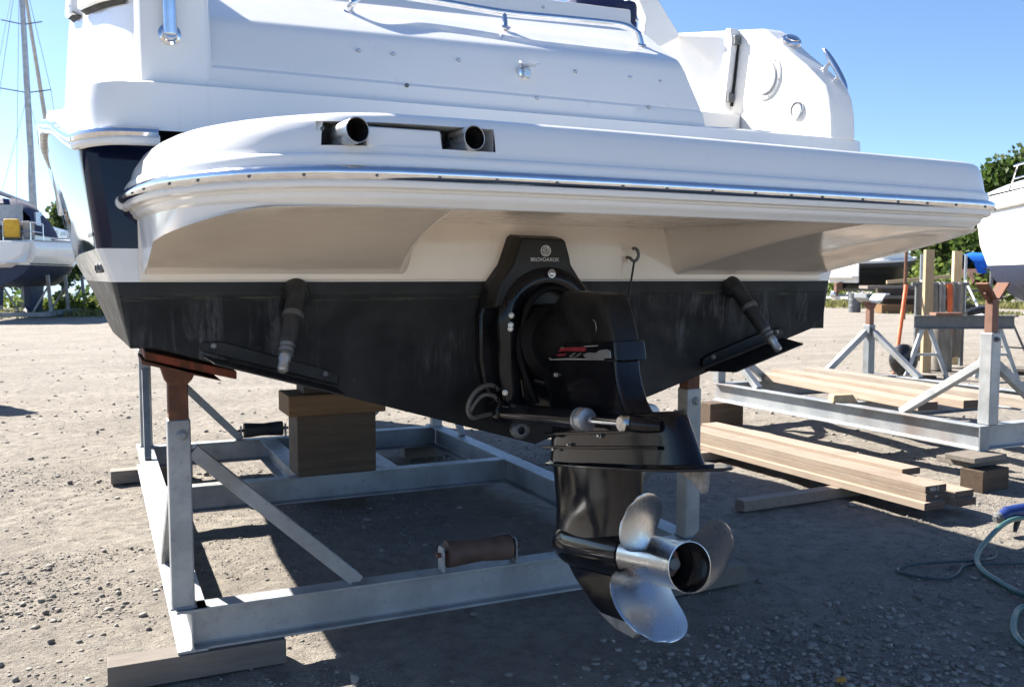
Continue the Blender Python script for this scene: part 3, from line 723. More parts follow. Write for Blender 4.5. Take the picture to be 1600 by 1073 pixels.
# exhaust recess let into the stern face, two pipes and the raised panel between
ym = interp(-.85, ex, ey)
def fy(x, z): # stern face position at height
    return interp(x, ex, ey) + interp(z, [1.957, 1.985, 2.016], [.0158, .020, .029])
zt, zl = 2.016, 1.957
m = MB(); n_ = 12
for z, up_ in ((zt, 1), (zl, -1)):
    rows = []
    for d in (0, .006, .16):
        rows.append([(x, fy(x, z) + d, z + (0.0 if d == 0 else .004 * up_ * 0)) for x in np.linspace(XA, XB, n_)])
    m.grid(rows)
m.grid([[(XA, fy(XA, zt) + d, z) for d in (0, .16)] for z in (zl, zt)]); m.grid([[(XB, fy(XB, zt) + d, z) for d in (0, .16)] for z in (zl, zt)])
m.grid([[(x, ym + .17, z) for x in (XA, XB)] for z in (zl, zt)])
rec = obj('exhaust_recess', m, 'gel', plat, ang=20)
obj('recess_shade_block', MB().box(XA + .004, XB - .05, ym + .10, ym + .16, zl + .002, zt - .002), 'hole', rec)  # black block stands in for the shadow deep in the recess
m = MB(); rr_ = []
for x, dz in ((-.952, 0), (-.94, .003), (-.765, .003), (-.752, -.003), (-.748, -.012)): rr_.append((x, dz))
m.hexa([(-.985, ym + .028, zl - .004), (-.790, ym + .026, zl - .004), (-.790, ym + .1, zl - .004), (-.985, ym + .1, zl - .004)], [(-.985, ym + .034, zt - .011), (-.794, ym + .032, zt - .011), (-.794, ym + .1, zt - .011), (-.985, ym + .1, zt - .011)])
obj('recess_panel', m, 'gel', plat, bevel=.007, seg=3)
for cx in (-1.036, -.738):
    c = Vector((cx, ym + .103, 1.984)); d = Vector((.18, -1, .035)).normalized()
    e = obj('exhaust_pipe', MB().lathe(c, d, [(-.05, .0305), (.05, .0305), (.110, .0305), (.1105, .0295), (.110, .0285), (.02, .028)], 32, False, False), 'satin', boat)
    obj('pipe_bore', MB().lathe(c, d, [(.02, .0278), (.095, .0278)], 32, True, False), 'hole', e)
    obj('flange_bolt', MB().lathe(c + Vector((-.05, -.04, .012)), (0, -1, 0), [(0, .006), (.006, .006)], 6), 'alud', e)

# ------------------------------------------------------------------ trim tabs
for s in (-1, 1):
    x0, x1 = (1.27, .80) if s < 0 else (1.235, .80)
    def zt_(x): return .985 + (1.405 - .985) * abs(x) / 1.42 + .03
    def TB(x, y): return (s * x, y, zt_(x) - .018 + (.03 if s < 0 else -.03) * y)
    tab = obj('trim_tab', MB().hexa([TB(x0, -.02), TB(x1, -.02), TB(x1 + .02, -.22), TB(x0 - (.02 if s < 0 else .06), -.22)], [tuple(np.add(TB(*q), (0, 0, .007))) for q in ((x0, -.02), (x1, -.02), (x1 + .02, -.22), (x0 - (.02 if s < 0 else .06), -.22))]), 'cowl', boat, bevel=.002)
    hp_ = [(s * x0, zt_(x0) + .0), (s * x1, zt_(x1) + .0), (s * x1, zt_(x1) + .035), (s * (x1 + .05), zt_(x1 + .05) + .045), (s * (x0 - .07), zt_(x0 - .07) + .05), (s * x0, zt_(x0) + .03)]
    obj('tab_hinge', MB().prism(hp_, 'y', -.022, -.002), 'cowl', tab, bevel=.004)
    for x in (x0 - .04, x1 + .05): obj('hinge_bolt', MB().lathe((s * x, -.022, zt_(x) + .028), (0, -1, 0), [(0, .011), (.006, .011), (.012, .006)], 10), 'zinc', tab)
    top, bot = (Vector((-.945, -.03, 1.592)), Vector((-1.035, -.215, 1.335))) if s < 0 else (Vector((.955, -.03, 1.60)), Vector((1.035, -.225, 1.335)))
    d = (bot - top); Ln = d.length
    act = obj('tab_actuator', MB().lathe(top, d, [(0, .036), (.02, .036), (.03, .033), (Ln * .33, .033), (Ln * .34, .035), (Ln * .37, .035), (Ln * .38, .031), (Ln * .68, .030), (Ln * .70, .026)], 20), 'rubber', boat)
    obj('actuator_boot', MB().lathe(top, d, [(Ln * q, .027 - .006 * (k % 2)) for k, q in enumerate((.70, .73, .76, .79, .82))], 18), 'alud', act)
    obj('actuator_rod', MB().lathe(top, d, [(Ln * .80, .019), (Ln * .83, .021), (Ln * .88, .021), (Ln * .90, .017), (Ln * 1.0, .018), (Ln * 1.02, .012)], 16), 'alu', act)
    obj('mount_collar', MB().lathe(top + Vector((0, .03, .0)), (0, -1, -.25), [(0, .048), (.016, .046), (.026, .042), (.05, .035)], 20), 'rubber', act)
    obj('clamp_band', MB().lathe(top, d, [(Ln * .30, .034), (Ln * .305, .0365), (Ln * .36, .0365), (Ln * .365, .034)], 20), 'alud', act)
# hook and rod on the transom
hk = obj('hook', MB().tube(smooth_path([(.415, -.012, 1.722), (.412, -.04, 1.720), (.42, -.052, 1.708), (.435, -.055, 1.712), (.444, -.055, 1.732), (.438, -.055, 1.752), (.424, -.055, 1.760), (.416, -.055, 1.756)], 5), .0065, 10), 'alud', boat)
obj('hook_rod', MB().tube([(.424, -.055, 1.708), (.405, -.055, 1.60), (.383, -.055, 1.455)], .0045, 8), 'rubber', hk)
# ------------------------------------------------------------------ stern drive (tilted a little out)
TH = math.radians(9.5); P0 = Vector((0, -.10, 1.20))
def D(a, h, x=0.0): return (x, P0.y - (a * math.cos(TH) - h * math.sin(TH)), P0.z + a * math.sin(TH) + h * math.cos(TH))
def Dv(a, h, x=0.0):
    return Vector((x, -(a * math.cos(TH) - h * math.sin(TH)), a * math.sin(TH) + h * math.cos(TH)))
def drive_loft(levels, n=40, p=2.6, shear=None):
    rows = []
    for h, a0, a1, hw in levels:
        c, r = (a0 + a1) / 2, (a1 - a0) / 2; row = []
        for k in range(n):
            t = 2 * math.pi * k / n; ct, st_ = math.cos(t), math.sin(t)
            aa = c + r * math.copysign(abs(ct) ** (2 / p), ct); xx = hw * math.copysign(abs(st_) ** (2 / p), st_)
            row.append(D(aa, h + (shear(h) * (aa - .46) if shear else 0), xx))
        rows.append(row)
    m = MB().grid(rows, True); k = len(rows); m.add(rows[0], [tuple(range(n))]); m.add(rows[-1], [tuple(range(n))]); return m
# transom shield and cover with the maker's badge
sh = [(-.262, 1.50), (-.262, 1.33), (-.24, 1.22), (-.19, 1.13), (-.1, 1.07), (.1, 1.07), (.2, 1.13), (.25, 1.22), (.27, 1.33), (.27, 1.50), (.235, 1.585), (.15, 1.64), (-.15, 1.64), (-.225, 1.585)]
drv = obj('stern_drive', MB().prism(sh, 'y', -.055, .0, ), 'black', boat, bevel=.012, seg=3)
cp = [(-.225, 1.605), (-.21, 1.632), (-.165, 1.690), (-.150, 1.73), (-.128, 1.790), (-.115, 1.800), (.072, 1.797), (.085, 1.787), (.103, 1.73), (.112, 1.690), (.155, 1.632), (.185, 1.60), (.20, 1.52), (-.245, 1.52)]
cf = [(x * .9 - .002, lerp(z, 1.66, .07)) for x, z in cp]
m = MB().prism([(x * 1.04, lerp(z, 1.66, -.05)) for x, z in cp], 'y', -.01, -.06, [(x, z) for x, z in cp]); m.prism(cp, 'y', -.06, -.115, cf)
obj('bell_cover', m, 'cowl', drv, bevel=.008, seg=3)
R_FACE = Matrix.Rotation(math.radians(90), 4, 'X')
yb = -.1172
bx = -.012
rows_ = []
m = MB()
n = 36
m.grid([[(bx + r * math.cos(2 * math.pi * k / n), y, 1.742 + r * math.sin(2 * math.pi * k / n)) for k in range(n)] for r, y in ((.0215, yb + .002), (.0215, yb), (.0178, yb), (.0178, yb + .002))], True)
def strip(x0, z0, x1, z1, wd): m.bar((bx + x0, yb, 1.742 + z0), (bx + x1, yb, 1.742 + z1), .0012, wd, (-(z1 - z0), 0, x1 - x0))
strip(-.0135, -.001, -.004, .016, .003); strip(-.0065, -.001, .004, .016, .0026); strip(.004, .016, .0095, -.001, .003); strip(.0075, .0155, .0145, .001, .0024)
for z, q in ((-.0015, .0145), (-.0062, .013), (-.0106, .011), (-.0145, .007)): strip(-q, z, q, z, .0022)
obj('badge', m, 'print', drv, smooth=False)
text('badge_lettering', 'BROVOAXOK', .0185, 'print', drv, Vector((bx - .004, yb, 1.708)), Matrix.Diagonal((1.06, 1, 1.1, 1)) @ R_FACE)
# gimbal ring: thick horseshoe round the drive
def horseshoe(rx, zc, ztop, zlow, y, n=28, dx=0):
    pts = [(dx - rx * .78, y, zlow), (dx - rx * .95, y, (zlow + zc) / 2), (dx - rx, y, zc)]
    pts += [(dx - rx * math.cos(math.pi * k / n), y, zc + (ztop - zc) * math.sin(math.pi * k / n) ** .85) for k in range(1, n)]
    pts += [(dx + rx, y, zc), (dx + rx * .95, y, (zlow + zc) / 2), (dx + rx * .78, y, zlow)]
    return pts
obj('gimbal_ring', MB().tube(horseshoe(.165, 1.45, 1.635, 1.12, -.105), .032, 12, flat=1.5), 'black', drv)
obj('bellows_ring', MB().tube(horseshoe(.125, 1.43, 1.60, 1.14, -.155), .013, 10), 'deep', drv)
obj('bellows', MB().lathe((0, -.05, 1.38), (0, -1, .1), [(0, .14), (.04, .135), (.06, .15), (.08, .13), (.10, .15), (.12, .13), (.14, .15), (.17, .12)], 28), 'deep', drv)
def bolt(name, p, d, r=.011, mat='satin', par=None):
    return obj(name, MB().lathe(p, d, [(0, r * 1.35), (.003, r * 1.35), (.0035, r), (.011, r), (.013, r * .7)], 12), mat, par or drv)
bolt('bolt', (-.0, -.142, 1.655), (0, -1, .1), .0125)
for x, z in ((-.172, 1.498), (-.176, 1.448), (-.175, 1.462)): bolt('bolt', (x, -.148, z), (-.3, -1, 0), .008)
# upper gear housing
up = drive_loft([(.316, .30, .566, .044), (.311, .285, .578, .049), (.303, .27, .585, .051), (.25, .18, .606, .053), (.17, .13, .626, .055), (.10, .11, .636, .056)], n=72, p=9, shear=lambda h: -.19 * sstep((h - .09) / .18) - .085 * (1 - sstep((h - .09) / .18)))
obj('upper_housing', up, 'cowl', drv, ang=50)
obj('housing_boss', MB().lathe(D(.05, .18), Dv(1, .12), [(0, .10), (.1, .105), (.2, .10), (.25, .085), (.28, .05)], 28), 'deep', drv)
md = drive_loft([(.11, .10, .627, .054), (.02, .10, .627, .054), (-.02, .10, .636, .054), (-.07, .10, .655, .054), (-.10, .10, .676, .055), (-.13, .09, .715, .058)], n=72, p=8)
obj('middle_housing', md, 'black', drv, ang=50)
low = drive_loft([(-.105, .10, .62, .05), (-.108, .10, .80, .06), (-.112, .09, .885, .062), (-.125, .08, .905, .066), (-.18, .06, .93, .066), (-.235, .05, .952, .070), (-.268, .04, .965, .074)], p=3.0)
obj('lower_housing', low, 'black', drv, ang=50)
for a0, a1, h, x in ((.1, .80, -.165, .066), (.08, .86, -.215, .070)): obj('housing_ridge', MB().bar(D(a0, h, -x), D(a1, h, -x * .96), .008, .012), 'black', drv, bevel=.003)
# cap band with its worn decal
def band_loop(h, g): 
    c = []
    for k in range(72):
        t = 2 * math.pi * k / 72; ct, st_ = math.cos(t), math.sin(t); p = 9
        aa = .378 + (.266 + g) * math.copysign(abs(ct) ** (2 / p), ct); c.append(D(aa, h - .085 * (aa - .40), (.0560 + g) * math.copysign(abs(st_) ** (2 / p), st_)))
    return c
bd = obj('cap_band', MB().grid([band_loop(h, g) for h, g in ((.150, .001), (.147, .008), (.102, .010), (.088, .010), (.084, .001))], True), 'black', drv, ang=40)
def bandpt(u, h, off=.0115):      # u: 0..1 along the port face, then round the corner
    a = lerp(.20, .60, u); return D(a, h - .085 * (a - .40), -.0565 - off)
def decal(pts, mat): obj('decal', MB().add([bandpt(u, h) for u, h in pts] + [bandpt(u, h, .0085) for u, h in pts], [tuple(range(len(pts)))] + [(i, (i + 1) % len(pts), len(pts) + (i + 1) % len(pts), len(pts) + i) for i in range(len(pts))]), mat, bd, smooth=False)
decal([(.0, .126), (.30, .133), (.60, .134), (.66, .128), (.62, .118), (.30, .121), (.02, .117)], 'redprint')
decal([(.12, .110), (.30, .112), (.24, .103), (.10, .103)], 'redprint')
decal([(-.06, .131), (.10, .134), (.28, .134), (.10, .128), (.0, .122)], 'grey')
decal([(-.06, .098), (.0, .092), (.35, .095), (.75, .092), (.95, .093), (.95, .089), (.35, .0888), (-.04, .088)], 'grey')
decal([(.34, .101), (.37, .101), (.47, .113), (.44, .113)], 'alu'); decal([(.46, .101), (.485, .101), (.57, .112), (.545, .112)], 'alu'); decal([(.36, .1005), (.47, .0998), (.47, .0985), (.36, .0992)], 'grey')
decal([(.62, .137), (.86, .138), (.86, .135), (.64, .1335)], 'grey')
decal([(.60, .108), (.70, .114), (.82, .112), (.90, .122), (1.0, .124), (1.06, .118), (1.06, .095), (.80, .0935), (.64, .095)], 'alu')
wn = MB().add([D(.6485, h, x) for x, h in ((-.048, .118), (-.015, .110), (.02, .102), (.035, .09), (-.048, .077))], [(0, 1, 2, 3, 4)]); wn.add([D(.652, h, x) for x, h in ((-.048, .118), (-.015, .110), (.02, .102), (.035, .09), (-.048, .077))], [(0, 1, 2, 3, 4)])
for h, a in ((.235, .16), (.185, .145), (.05, .145), ): bolt('bolt', D(a + .06, h, -.0545), (-1, -.1, 0), .009)
for a, h, x in ((.30, -.205, -.070), (.18, -.222, -.070), (.52, -.175, -.068)): bolt('bolt', D(a, h, x), (-1, 0, 0), .006)
obj('cast_mark', MB().tube([D(.50 + .022 * math.cos(t), .19 + .026 * math.sin(t), -.0535) for t in np.linspace(-1.4, 1.5, 12)], .0014, 6), 'alu', drv)
# cavitation plate
cvp = [(.03, .03), (.08, .068), (.2, .085), (.5, .105), (.8, .115), (.96, .10), (1.06, .055), (1.103, .015)]
poly = [(a, -x) for a, x in cvp] + [(a, x) for a, x in reversed(cvp)]
m = MB(); k = len(poly); m.add([D(a, -.283, x) for a, x in poly] + [D(a, -.274, x) for a, x in poly], [(i, (i + 1) % k, k + (i + 1) % k, k + i) for i in range(k)] + [tuple(range(k - 1, -1, -1)), tuple(range(k, 2 * k))])
obj('cavitation_plate', m, 'black', drv, bevel=.003)
m = MB(); k = len(poly); pl2 = [(a * .92 + .01, x * .8) for a, x in poly]
m.add([D(a, -.275, x) for a, x in pl2] + [D(a, -.266, x * .9) for a, x in pl2], [(i, (i + 1) % k, k + (i + 1) % k, k + i) for i in range(k)] + [tuple(range(k, 2 * k))])
obj('plate_joint', m, 'black', drv, bevel=.002)
# trim fin under the plate
an = [(.85, -.284), (1.005, -.284), (1.0, -.33), (.99, -.352), (.975, -.352), (.93, -.318)]
m = MB(); k = len(an); m.add([D(a, h, -.012 + .004 * (h < -.3)) for a, h in an] + [D(a, h, .012 - .004 * (h < -.3)) for a, h in an], [(i, (i + 1) % k, k + (i + 1) % k, k + i) for i in range(k)] + [tuple(range(k - 1, -1, -1)), tuple(range(k, 2 * k))])
obj('anode', m, 'zinc', drv, bevel=.004)
# leg, torpedo, skeg
leg = drive_loft([(-.28, .035, .645, .062), (-.32, .037, .64, .058), (-.38, .037, .632, .054), (-.44, .036, .62, .053), (-.49, .034, .612, .060), (-.53, .034, .61, .071)], p=2.1)
obj('drive_leg', leg, 'black', drv, ang=60)
obj('torpedo', MB().lathe(D(-.03, -.575), Dv(1, 0), [(.06, .012), (.07, .03), (.09, .05), (.125, .068), (.18, .080), (.25, .085), (.42, .085), (.54, .083), (.597, .079)], 32), 'black', drv, ang=60)
sk = [(.08, -.63), (.15, -.70), (.27, -.78), (.42, -.835), (.53, -.845), (.555, -.83), (.52, -.74), (.50, -.63)]
m = MB(); k = len(sk); m.add([D(a, h, -lerp(.016, .006, (-.63 - h) / .2)) for a, h in sk] + [D(a, h, lerp(.016, .006, (-.63 - h) / .2)) for a, h in sk], [(i, (i + 1) % k, k + (i + 1) % k, k + i) for i in range(k)] + [tuple(range(k - 1, -1, -1)), tuple(range(k, 2 * k))])
obj('skeg', m, 'black', drv, bevel=.005)
m = MB(); sk2 = [(.30, -.797), (.42, -.836), (.535, -.8465), (.557, -.83), (.549, -.80), (.47, -.80)]; k = len(sk2)
m.add([D(a, h, -.0105) for a, h in sk2] + [D(a, h, .0105) for a, h in sk2], [(i, (i + 1) % k, k + (i + 1) % k, k + i) for i in range(k)] + [tuple(range(k - 1, -1, -1)), tuple(range(k, 2 * k))])
obj('skeg_wear', m, 'zinc', drv, bevel=.003)
# propeller: open hub with three helical blades
HH = -.575
m = MB().lathe(D(.574, HH), Dv(1, 0), [(0, .073), (.004, .078), (.05, .077), (.16, .074), (.26, .073), (.296, .0755), (.303, .0765), (.3035, .074), (.29, .071), (.12, .066)], 48, True, False)
prop = obj('propeller', m, 'satin', drv, ang=40)
obj('hub_bore', MB().lathe(D(.574, HH), Dv(1, 0), [(.12, .0655), (.22, .0655)], 40, True, False), 'hole', drv)
PITCH = .46; AX = .71
def blade(phi0):
    rows = []; N, Mm = 30, 22
    faces = []
    for side in (1, -1):
        rows = []
        for i in range(N + 1):
            q = i / N; r = lerp(.066, .238, q)
            half = 1.02 * (1 - q ** 3.2) ** .55 * (.72 + .42 * q - .22 * q * q)
            half = max(half, .0) * .92
            skew = -.30 * q * q
            row = []
            for j in range(Mm + 1):
                s_ = j / Mm * 2 - 1
                dphi = skew + half * s_
                a = AX - PITCH * dphi / (2 * math.pi) + .055 * q * q + .006 * (1 - s_ * s_)
                th = .0034 * (1 - .75 * q) * math.sqrt(max(0, 1 - s_ ** 2)) + .0006
                ph = phi0 + dphi
                row.append(D(a + side * th, HH + r * math.cos(ph), r * math.sin(ph)))
            rows.append(row)
        faces.append(rows)
    m = MB().grid(faces[0]); m.grid(faces[1])
    m.grid([[f[i][0] for i in range(N + 1)] for f in faces]); m.grid([[f[i][-1] for i in range(N + 1)] for f in faces])
    return m
for k in range(3): obj('propeller_blade', blade(math.radians(-21 + 120 * k)), 'satin', drv, ang=50)
obj('propeller_nut', MB().lathe(D(.70, HH), Dv(1, 0), [(0, .036), (.05, .036), (.055, .03), (.056, .026), (.075, .026), (.077, .02), (.10, .019), (.102, .012)], 14), 'alud', drv, ang=20)
obj('nut_lock', MB().lathe(D(.76, HH), Dv(1, 0), [(0, .045), (.006, .045)], 6), 'rustlt', drv)
# trim rams, hoses
for s in (-1, 1):
    p0 = Vector((s * .19, -.07, 1.128)); p1 = Vector((s * .100, -.850, 1.186)); d = p1 - p0; Ln = d.length
    ram = obj('trim_ram', MB().lathe(p0, d, [(-.03, .026), (-.02, .042), (.05, .042), (.055, .034), (Ln * .69, .034), (Ln * .692, .036)], 24), 'black', drv)
    rg = MB().lathe(p0, d, [(Ln * .688, .034), (Ln * .689, .040), (Ln * .702, .040), (Ln * .703, .036), (Ln * .711, .036), (Ln * .712, .0395), (Ln * .738, .0395), (Ln * .745, .037), (Ln * .748, .030), (Ln * .7485, .014)], 28)
    obj('trim_ram_gland', rg, 'alu', drv, ang=25)
    obj('trim_ram_rod', MB().lathe(p0, d, [(Ln * .77, .0125), (Ln * .985, .0125)], 16), 'chrome', drv)
    obj('trim_ram_eye', MB().lathe(p1 + Vector((s * .02, 0, 0)), (-s, 0, 0), [(0, .022), (.005, .027), (.03, .027), (.036, .02), (.045, .012), (.05, .004)], 20), 'satin', drv)
    obj('ram_bracket', MB().tube([p1 + Vector((-s * .02, -.005, 0)), p1 + Vector((-s * .035, -.07, .003)), p1 + Vector((-s * .06, -.12, .005))], [.028, .026, .02], 12), 'black', drv)
    obj('ram_pivot', MB().ball((s * .19, -.045, 1.13), .055, 14, 10, (.8, 1, 1)), 'black', drv)
    if s < 0:
        h1 = [(-.205, -.10, 1.215), (-.245, -.115, 1.235), (-.29, -.12, 1.225), (-.325, -.12, 1.19), (-.335, -.115, 1.145), (-.315, -.11, 1.115), (-.27, -.10, 1.118), (-.215, -.085, 1.122)]
        obj('hydraulic_hose', MB().tube(smooth_path(h1, 6), .009, 10), 'hoseg', drv)
        h2 = [(-.205, -.11, 1.17), (-.235, -.125, 1.195), (-.275, -.125, 1.20), (-.305, -.12, 1.175), (-.325, -.115, 1.14)]
        obj('hydraulic_hose', MB().tube(smooth_path(h2, 6), .0075, 10), 'hoseg', drv)
        for a, b in (((-.235, -.112, 1.232), (-.20, -.10, 1.213)), ((-.225, -.12, 1.188), (-.20, -.108, 1.166))): obj('hose_fitting', MB().tube([a, lerp(Vector(a), Vector(b), .5), b], [.009, .010, .007], 8), 'satin', drv)
        bolt('bolt', (-.19, -.13, 1.205), (-.5, -1, 0), .008)
obj('thru_hull_anode', MB().lathe((-.12, -.1, 1.055), (-.25, -1, .1), [(0, .035), (.05, .034), (.06, .026), (.061, .015), (.03, .014)], 18, True, False), 'alud', drv)
for x0_, x1_ in ((-.10, -.13), (-.07, -.05)):
    obj('drive_hose', MB().tube(smooth_path([(x0_, -.14, 1.50), (x1_ - .02, -.17, 1.38), (x1_, -.2, 1.26), (x1_ + .03, -.22, 1.17)], 5), .013, 10), 'deep', drv)
# ------------------------------------------------------------------ steel boat cradle
def rhs(m, p0, p1, wd, up=(0, 1, 0)): m.bar(p0, p1, wd, wd, up); return m
cr = thing('boat_cradle', (0, 2.6, .1), 'galvanised steel cradle of heavy beams holding up the big motor boat', 'boat cradle')
ZB, HBm, BW = .10, .18, .10
def beam(name, p0, p1, par, h=HBm, b=BW, mat='galv'): return obj(name, MB().ibeam(p0, p1, h, b), mat, par, bevel=.0015, seg=1, ang=40)
beam('long_beam', (-1.27, .600, ZB), (-1.27, 4.75, ZB), cr, b=.12); beam('long_beam', (1.225, .600, ZB), (1.225, 4.75, ZB), cr, b=.12)
beam('cross_beam', (-1.262, .66, ZB + .002), (1.215, .66, ZB + .002), cr, h=.178)
beam('cross_beam', (-1.262, 2.99, ZB + .002), (1.215, 2.99, ZB + .002), cr, h=.176)
beam('cross_beam', (-1.262, 4.62, ZB + .002), (1.215, 4.62, ZB + .002), cr, h=.176)
beam('keel_beam', (-.30, 3.04, ZB + .004), (-.30, 4.57, ZB + .004), cr, h=.172, b=.14)
beam('keel_beam', (.30, 3.04, ZB + .004), (.30, 4.57, ZB + .004), cr, h=.172, b=.14)
def hull_under(x, y):
    xf, zf, zk = interp(y, ST, HB['flat']), interp(y, ST, HZ['flat']), interp(y, ST, HZ['keel'])
    return zk + (zf - zk) * min(1, abs(x) / xf)
for sx in (-1, 1):
    for y in (.675, 4.62):
        x = 1.255 * sx if sx < 0 else 1.225
        x += .0 if y > 1 else (-.045 if sx < 0 else 0)
        p = obj('post', MB().box(x - .045, x + .045, y - .045, y + .045, ZB + HBm, 1.065), 'galv', cr, bevel=.008, seg=2)
        zt_p = hull_under(x, y) - .105
        obj('inner_post', MB().box(x - .039, x + .039, y - .039, y + .039, 1.06, zt_p), 'rust', p, bevel=.006)
        wz = ZB + HBm + .003
        obj('weld_bead', MB().tube([(x - .048, y - .048, wz), (x, y - .049, wz + .002), (x + .048, y - .048, wz), (x + .049, y, wz + .002), (x + .048, y + .048, wz), (x, y + .049, wz), (x - .048, y + .048, wz), (x - .049, y, wz + .001)], .005, 6, closed=True), 'galvd', p)
        obj('post_pin', MB().lathe((x + .01, y - .045, 1.0), (0, -1, 0), [(0, .022), (.006, .022), (.010, .012), (.016, .012)], 12), 'galvd', p)
        obj('pad_bracket', MB().prism([(x - .075, zt_p + .06), (x - .05, zt_p - .03), (x - .034, zt_p - .05), (x + .034, zt_p - .05), (x + .055, zt_p - .03), (x + .08, zt_p + .03)], 'y', y - .05, y + .05), 'rust', p, bevel=.006)
        # pad along the bottom of the hull
        xa, xb = x - .13, x + .21
        if sx > 0: xa, xb = x - .21, x + .13
        zz = [hull_under(q, y - .12) - .03 for q in (xa, xb)]
        if abs(xa) > 1.40: zz[0] = hull_under(-1.40, y) - .03
        pd = obj('pad', MB().hexa([(xa, y - .20, zz[0] - .035), (xb, y - .20, zz[1] - .035), (xb, y + .16, zz[1] - .035), (xa, y + .16, zz[0] - .035)], [(xa, y - .20, zz[0]), (xb, y - .20, zz[1]), (xb, y + .16, zz[1]), (xa, y + .16, zz[0])]), 'redwood', cr, bevel=.006)
        obj('pad_plate', MB().hexa([(xa - .01, y - .21, zz[0] - .05), (xb - .06, y - .21, zz[1] - .037), (xb - .06, y + .17, zz[1] - .037), (xa - .01, y + .17, zz[0] - .05)], [(xa - .01, y - .21, zz[0] - .036), (xb - .06, y - .21, zz[1] - .0355 + .0), (xb - .06, y + .17, zz[1] - .0355), (xa - .01, y + .17, zz[0] - .036)]), 'rust', pd, bevel=.003)
        s = -sx
        obj('weld_bead', MB().tube([(x + s * .708, y - .034, ZB + HBm + .004), (x + s * .775, y - .036, ZB + HBm + .003)], .005, 6), 'galvd', p)
        dy = 0 if y < 1 else .0
        obj('brace', MB().bar((x + s * .05, y, .93 if y < 1 else 1.02), (x + s * .74, y, ZB + HBm + .002), .06, .06, (0, 1, 0)), 'galv' if y < 1 else 'galvd', cr, bevel=.004)
        yd = .68 if y < 1 else -.62
        obj('brace', MB().bar((x - .0, y + math.copysign(.05, yd), .90), (x - .02 * sx * -1, y + yd, ZB + HBm + .002), .05, .05, (1, 0, 0)), 'galv', cr, bevel=.004)
def roller(xc, y, z, par, mat):
    r = MB().lathe((xc - .16, y, z + .075), (1, 0, 0), [(0, .02), (.0, .062), (.03, .062), (.16, .052), (.29, .062), (.32, .062), (.32, .02)], 24)
    ro = obj('roller', r, mat, par)
    for s in (-1, 1):
        xx = xc + s * .185
        obj('roller_bracket', MB().prism([(y - .035, z), (y + .035, z), (y + .035, z + .09), (y + .022, z + .115), (y - .022, z + .115), (y - .035, z + .09)], 'x', xx - .005, xx + .005), 'galv', ro, bevel=.002)
        obj('roller_pin', MB().lathe((xc + s * .15, y, z + .075), (s, 0, 0), [(0, .012), (.06, .012)], 10), 'rust', ro)
roller(.02, .655, ZB + HBm, cr, 'brown')
roller(-.33, 4.62, ZB + HBm - .002, cr, 'rubber')
# keel blocks on the second beam
blk = obj('keel_block', MB().box(-.375, .175, 2.93, 3.24, .282, .70), 'wdark', None, bevel=.006)
for z in (.49,): pass
tag(rebase(blk, (-.1, 3.08, .282)), 'big dark timber block standing on the cradle under the keel', 'timber block')
bl2 = obj('packing_timber', MB().box(-.435, .24, 2.90, 3.28, .702, .845), 'worange', None, bevel=.008)
tag(rebase(bl2, (-.1, 3.08, .702)), 'brown timber lying across the dark keel block', 'timber block')
bl3 = obj('wooden_wedge', MB().hexa([(-.32, 2.96, .847), (.20, 2.96, .847), (.20, 3.22, .847), (-.32, 3.22, .847)], [(-.32, 2.96, 1.06), (-.02, 2.96, .968), (-.02, 3.22, .968), (-.32, 3.22, 1.06)]), 'wdark', None, bevel=.004)
tag(rebase(bl3, (0, 3.08, .847)), 'dark wedge between the brown packing timber and the boat', 'wedge')
# timbers under the cradle corners
def plank(name, c, size, rz, mat, label, cat='plank', group=None, bev=.004, endmat=None):
    sx, sy, sz = size
    o = obj(name, MB().box(-sx / 2, sx / 2, -sy / 2, sy / 2, 0, sz), mat, None, bevel=bev, mat2=endmat, mat2_faces=(lambda p: abs(p.normal.y) > .9) if endmat else None)
    o.location = c; o.rotation_euler = (0, 0, rz); return tag(o, label, cat, group)
plank('bearer_timber', (-1.245, .650, -.004), (.70, .125, .1035), .0, 'wgrey', 'weathered timber under the near left corner of the big cradle', 'timber')
plank('bearer_timber', (1.20, .66, -.004), (.72, .14, .1035), .04, 'wgrey', 'weathered timber under the cradle corner behind the propeller', 'timber')
plank('bearer_timber', (-1.22, 4.66, -.004), (.62, .14, .1035), .02, 'wgrey', 'short timber under the far left corner of the big cradle', 'timber')
plank('bearer_timber', (1.22, 4.66, -.004), (.62, .14, .1035), .02, 'wgrey', 'timber under the far right corner of the big cradle', 'timber')
# ------------------------------------------------------------------ second, empty cradle on the right
c2 = thing('boat_cradle', (6, 3.4, .26), 'empty grey steel cradle on timber blocks with planks laid across it', 'boat cradle')
Z2, H2 = .26, .20
def beam2(name, p0, p1, b=.11, h=H2, mat='galvr'): return obj(name, MB().ibeam(p0, p1, h, b), mat, c2, bevel=.0015, seg=1, ang=40)
beam2('long_beam', (4.82, 1.75, Z2), (4.75, 5.12, Z2)); beam2('long_beam', (7.20, 1.78, Z2), (7.13, 5.22, Z2))
beam2('cross_beam', (4.90, 1.80, Z2 + .002), (7.14, 1.84, Z2 + .002), h=.197); beam2('cross_beam', (4.81, 5.06, Z2 + .002), (7.09, 5.14, Z2 + .002), h=.197, mat='galvd'); beam2('cross_beam', (4.85, 3.30, Z2 + .002), (7.10, 3.38, Z2 + .002), h=.192, mat='galvd')
obj('end_plate', MB().box(4.765, 4.875, 1.735, 1.748, Z2, Z2 + H2), 'galvd', c2)
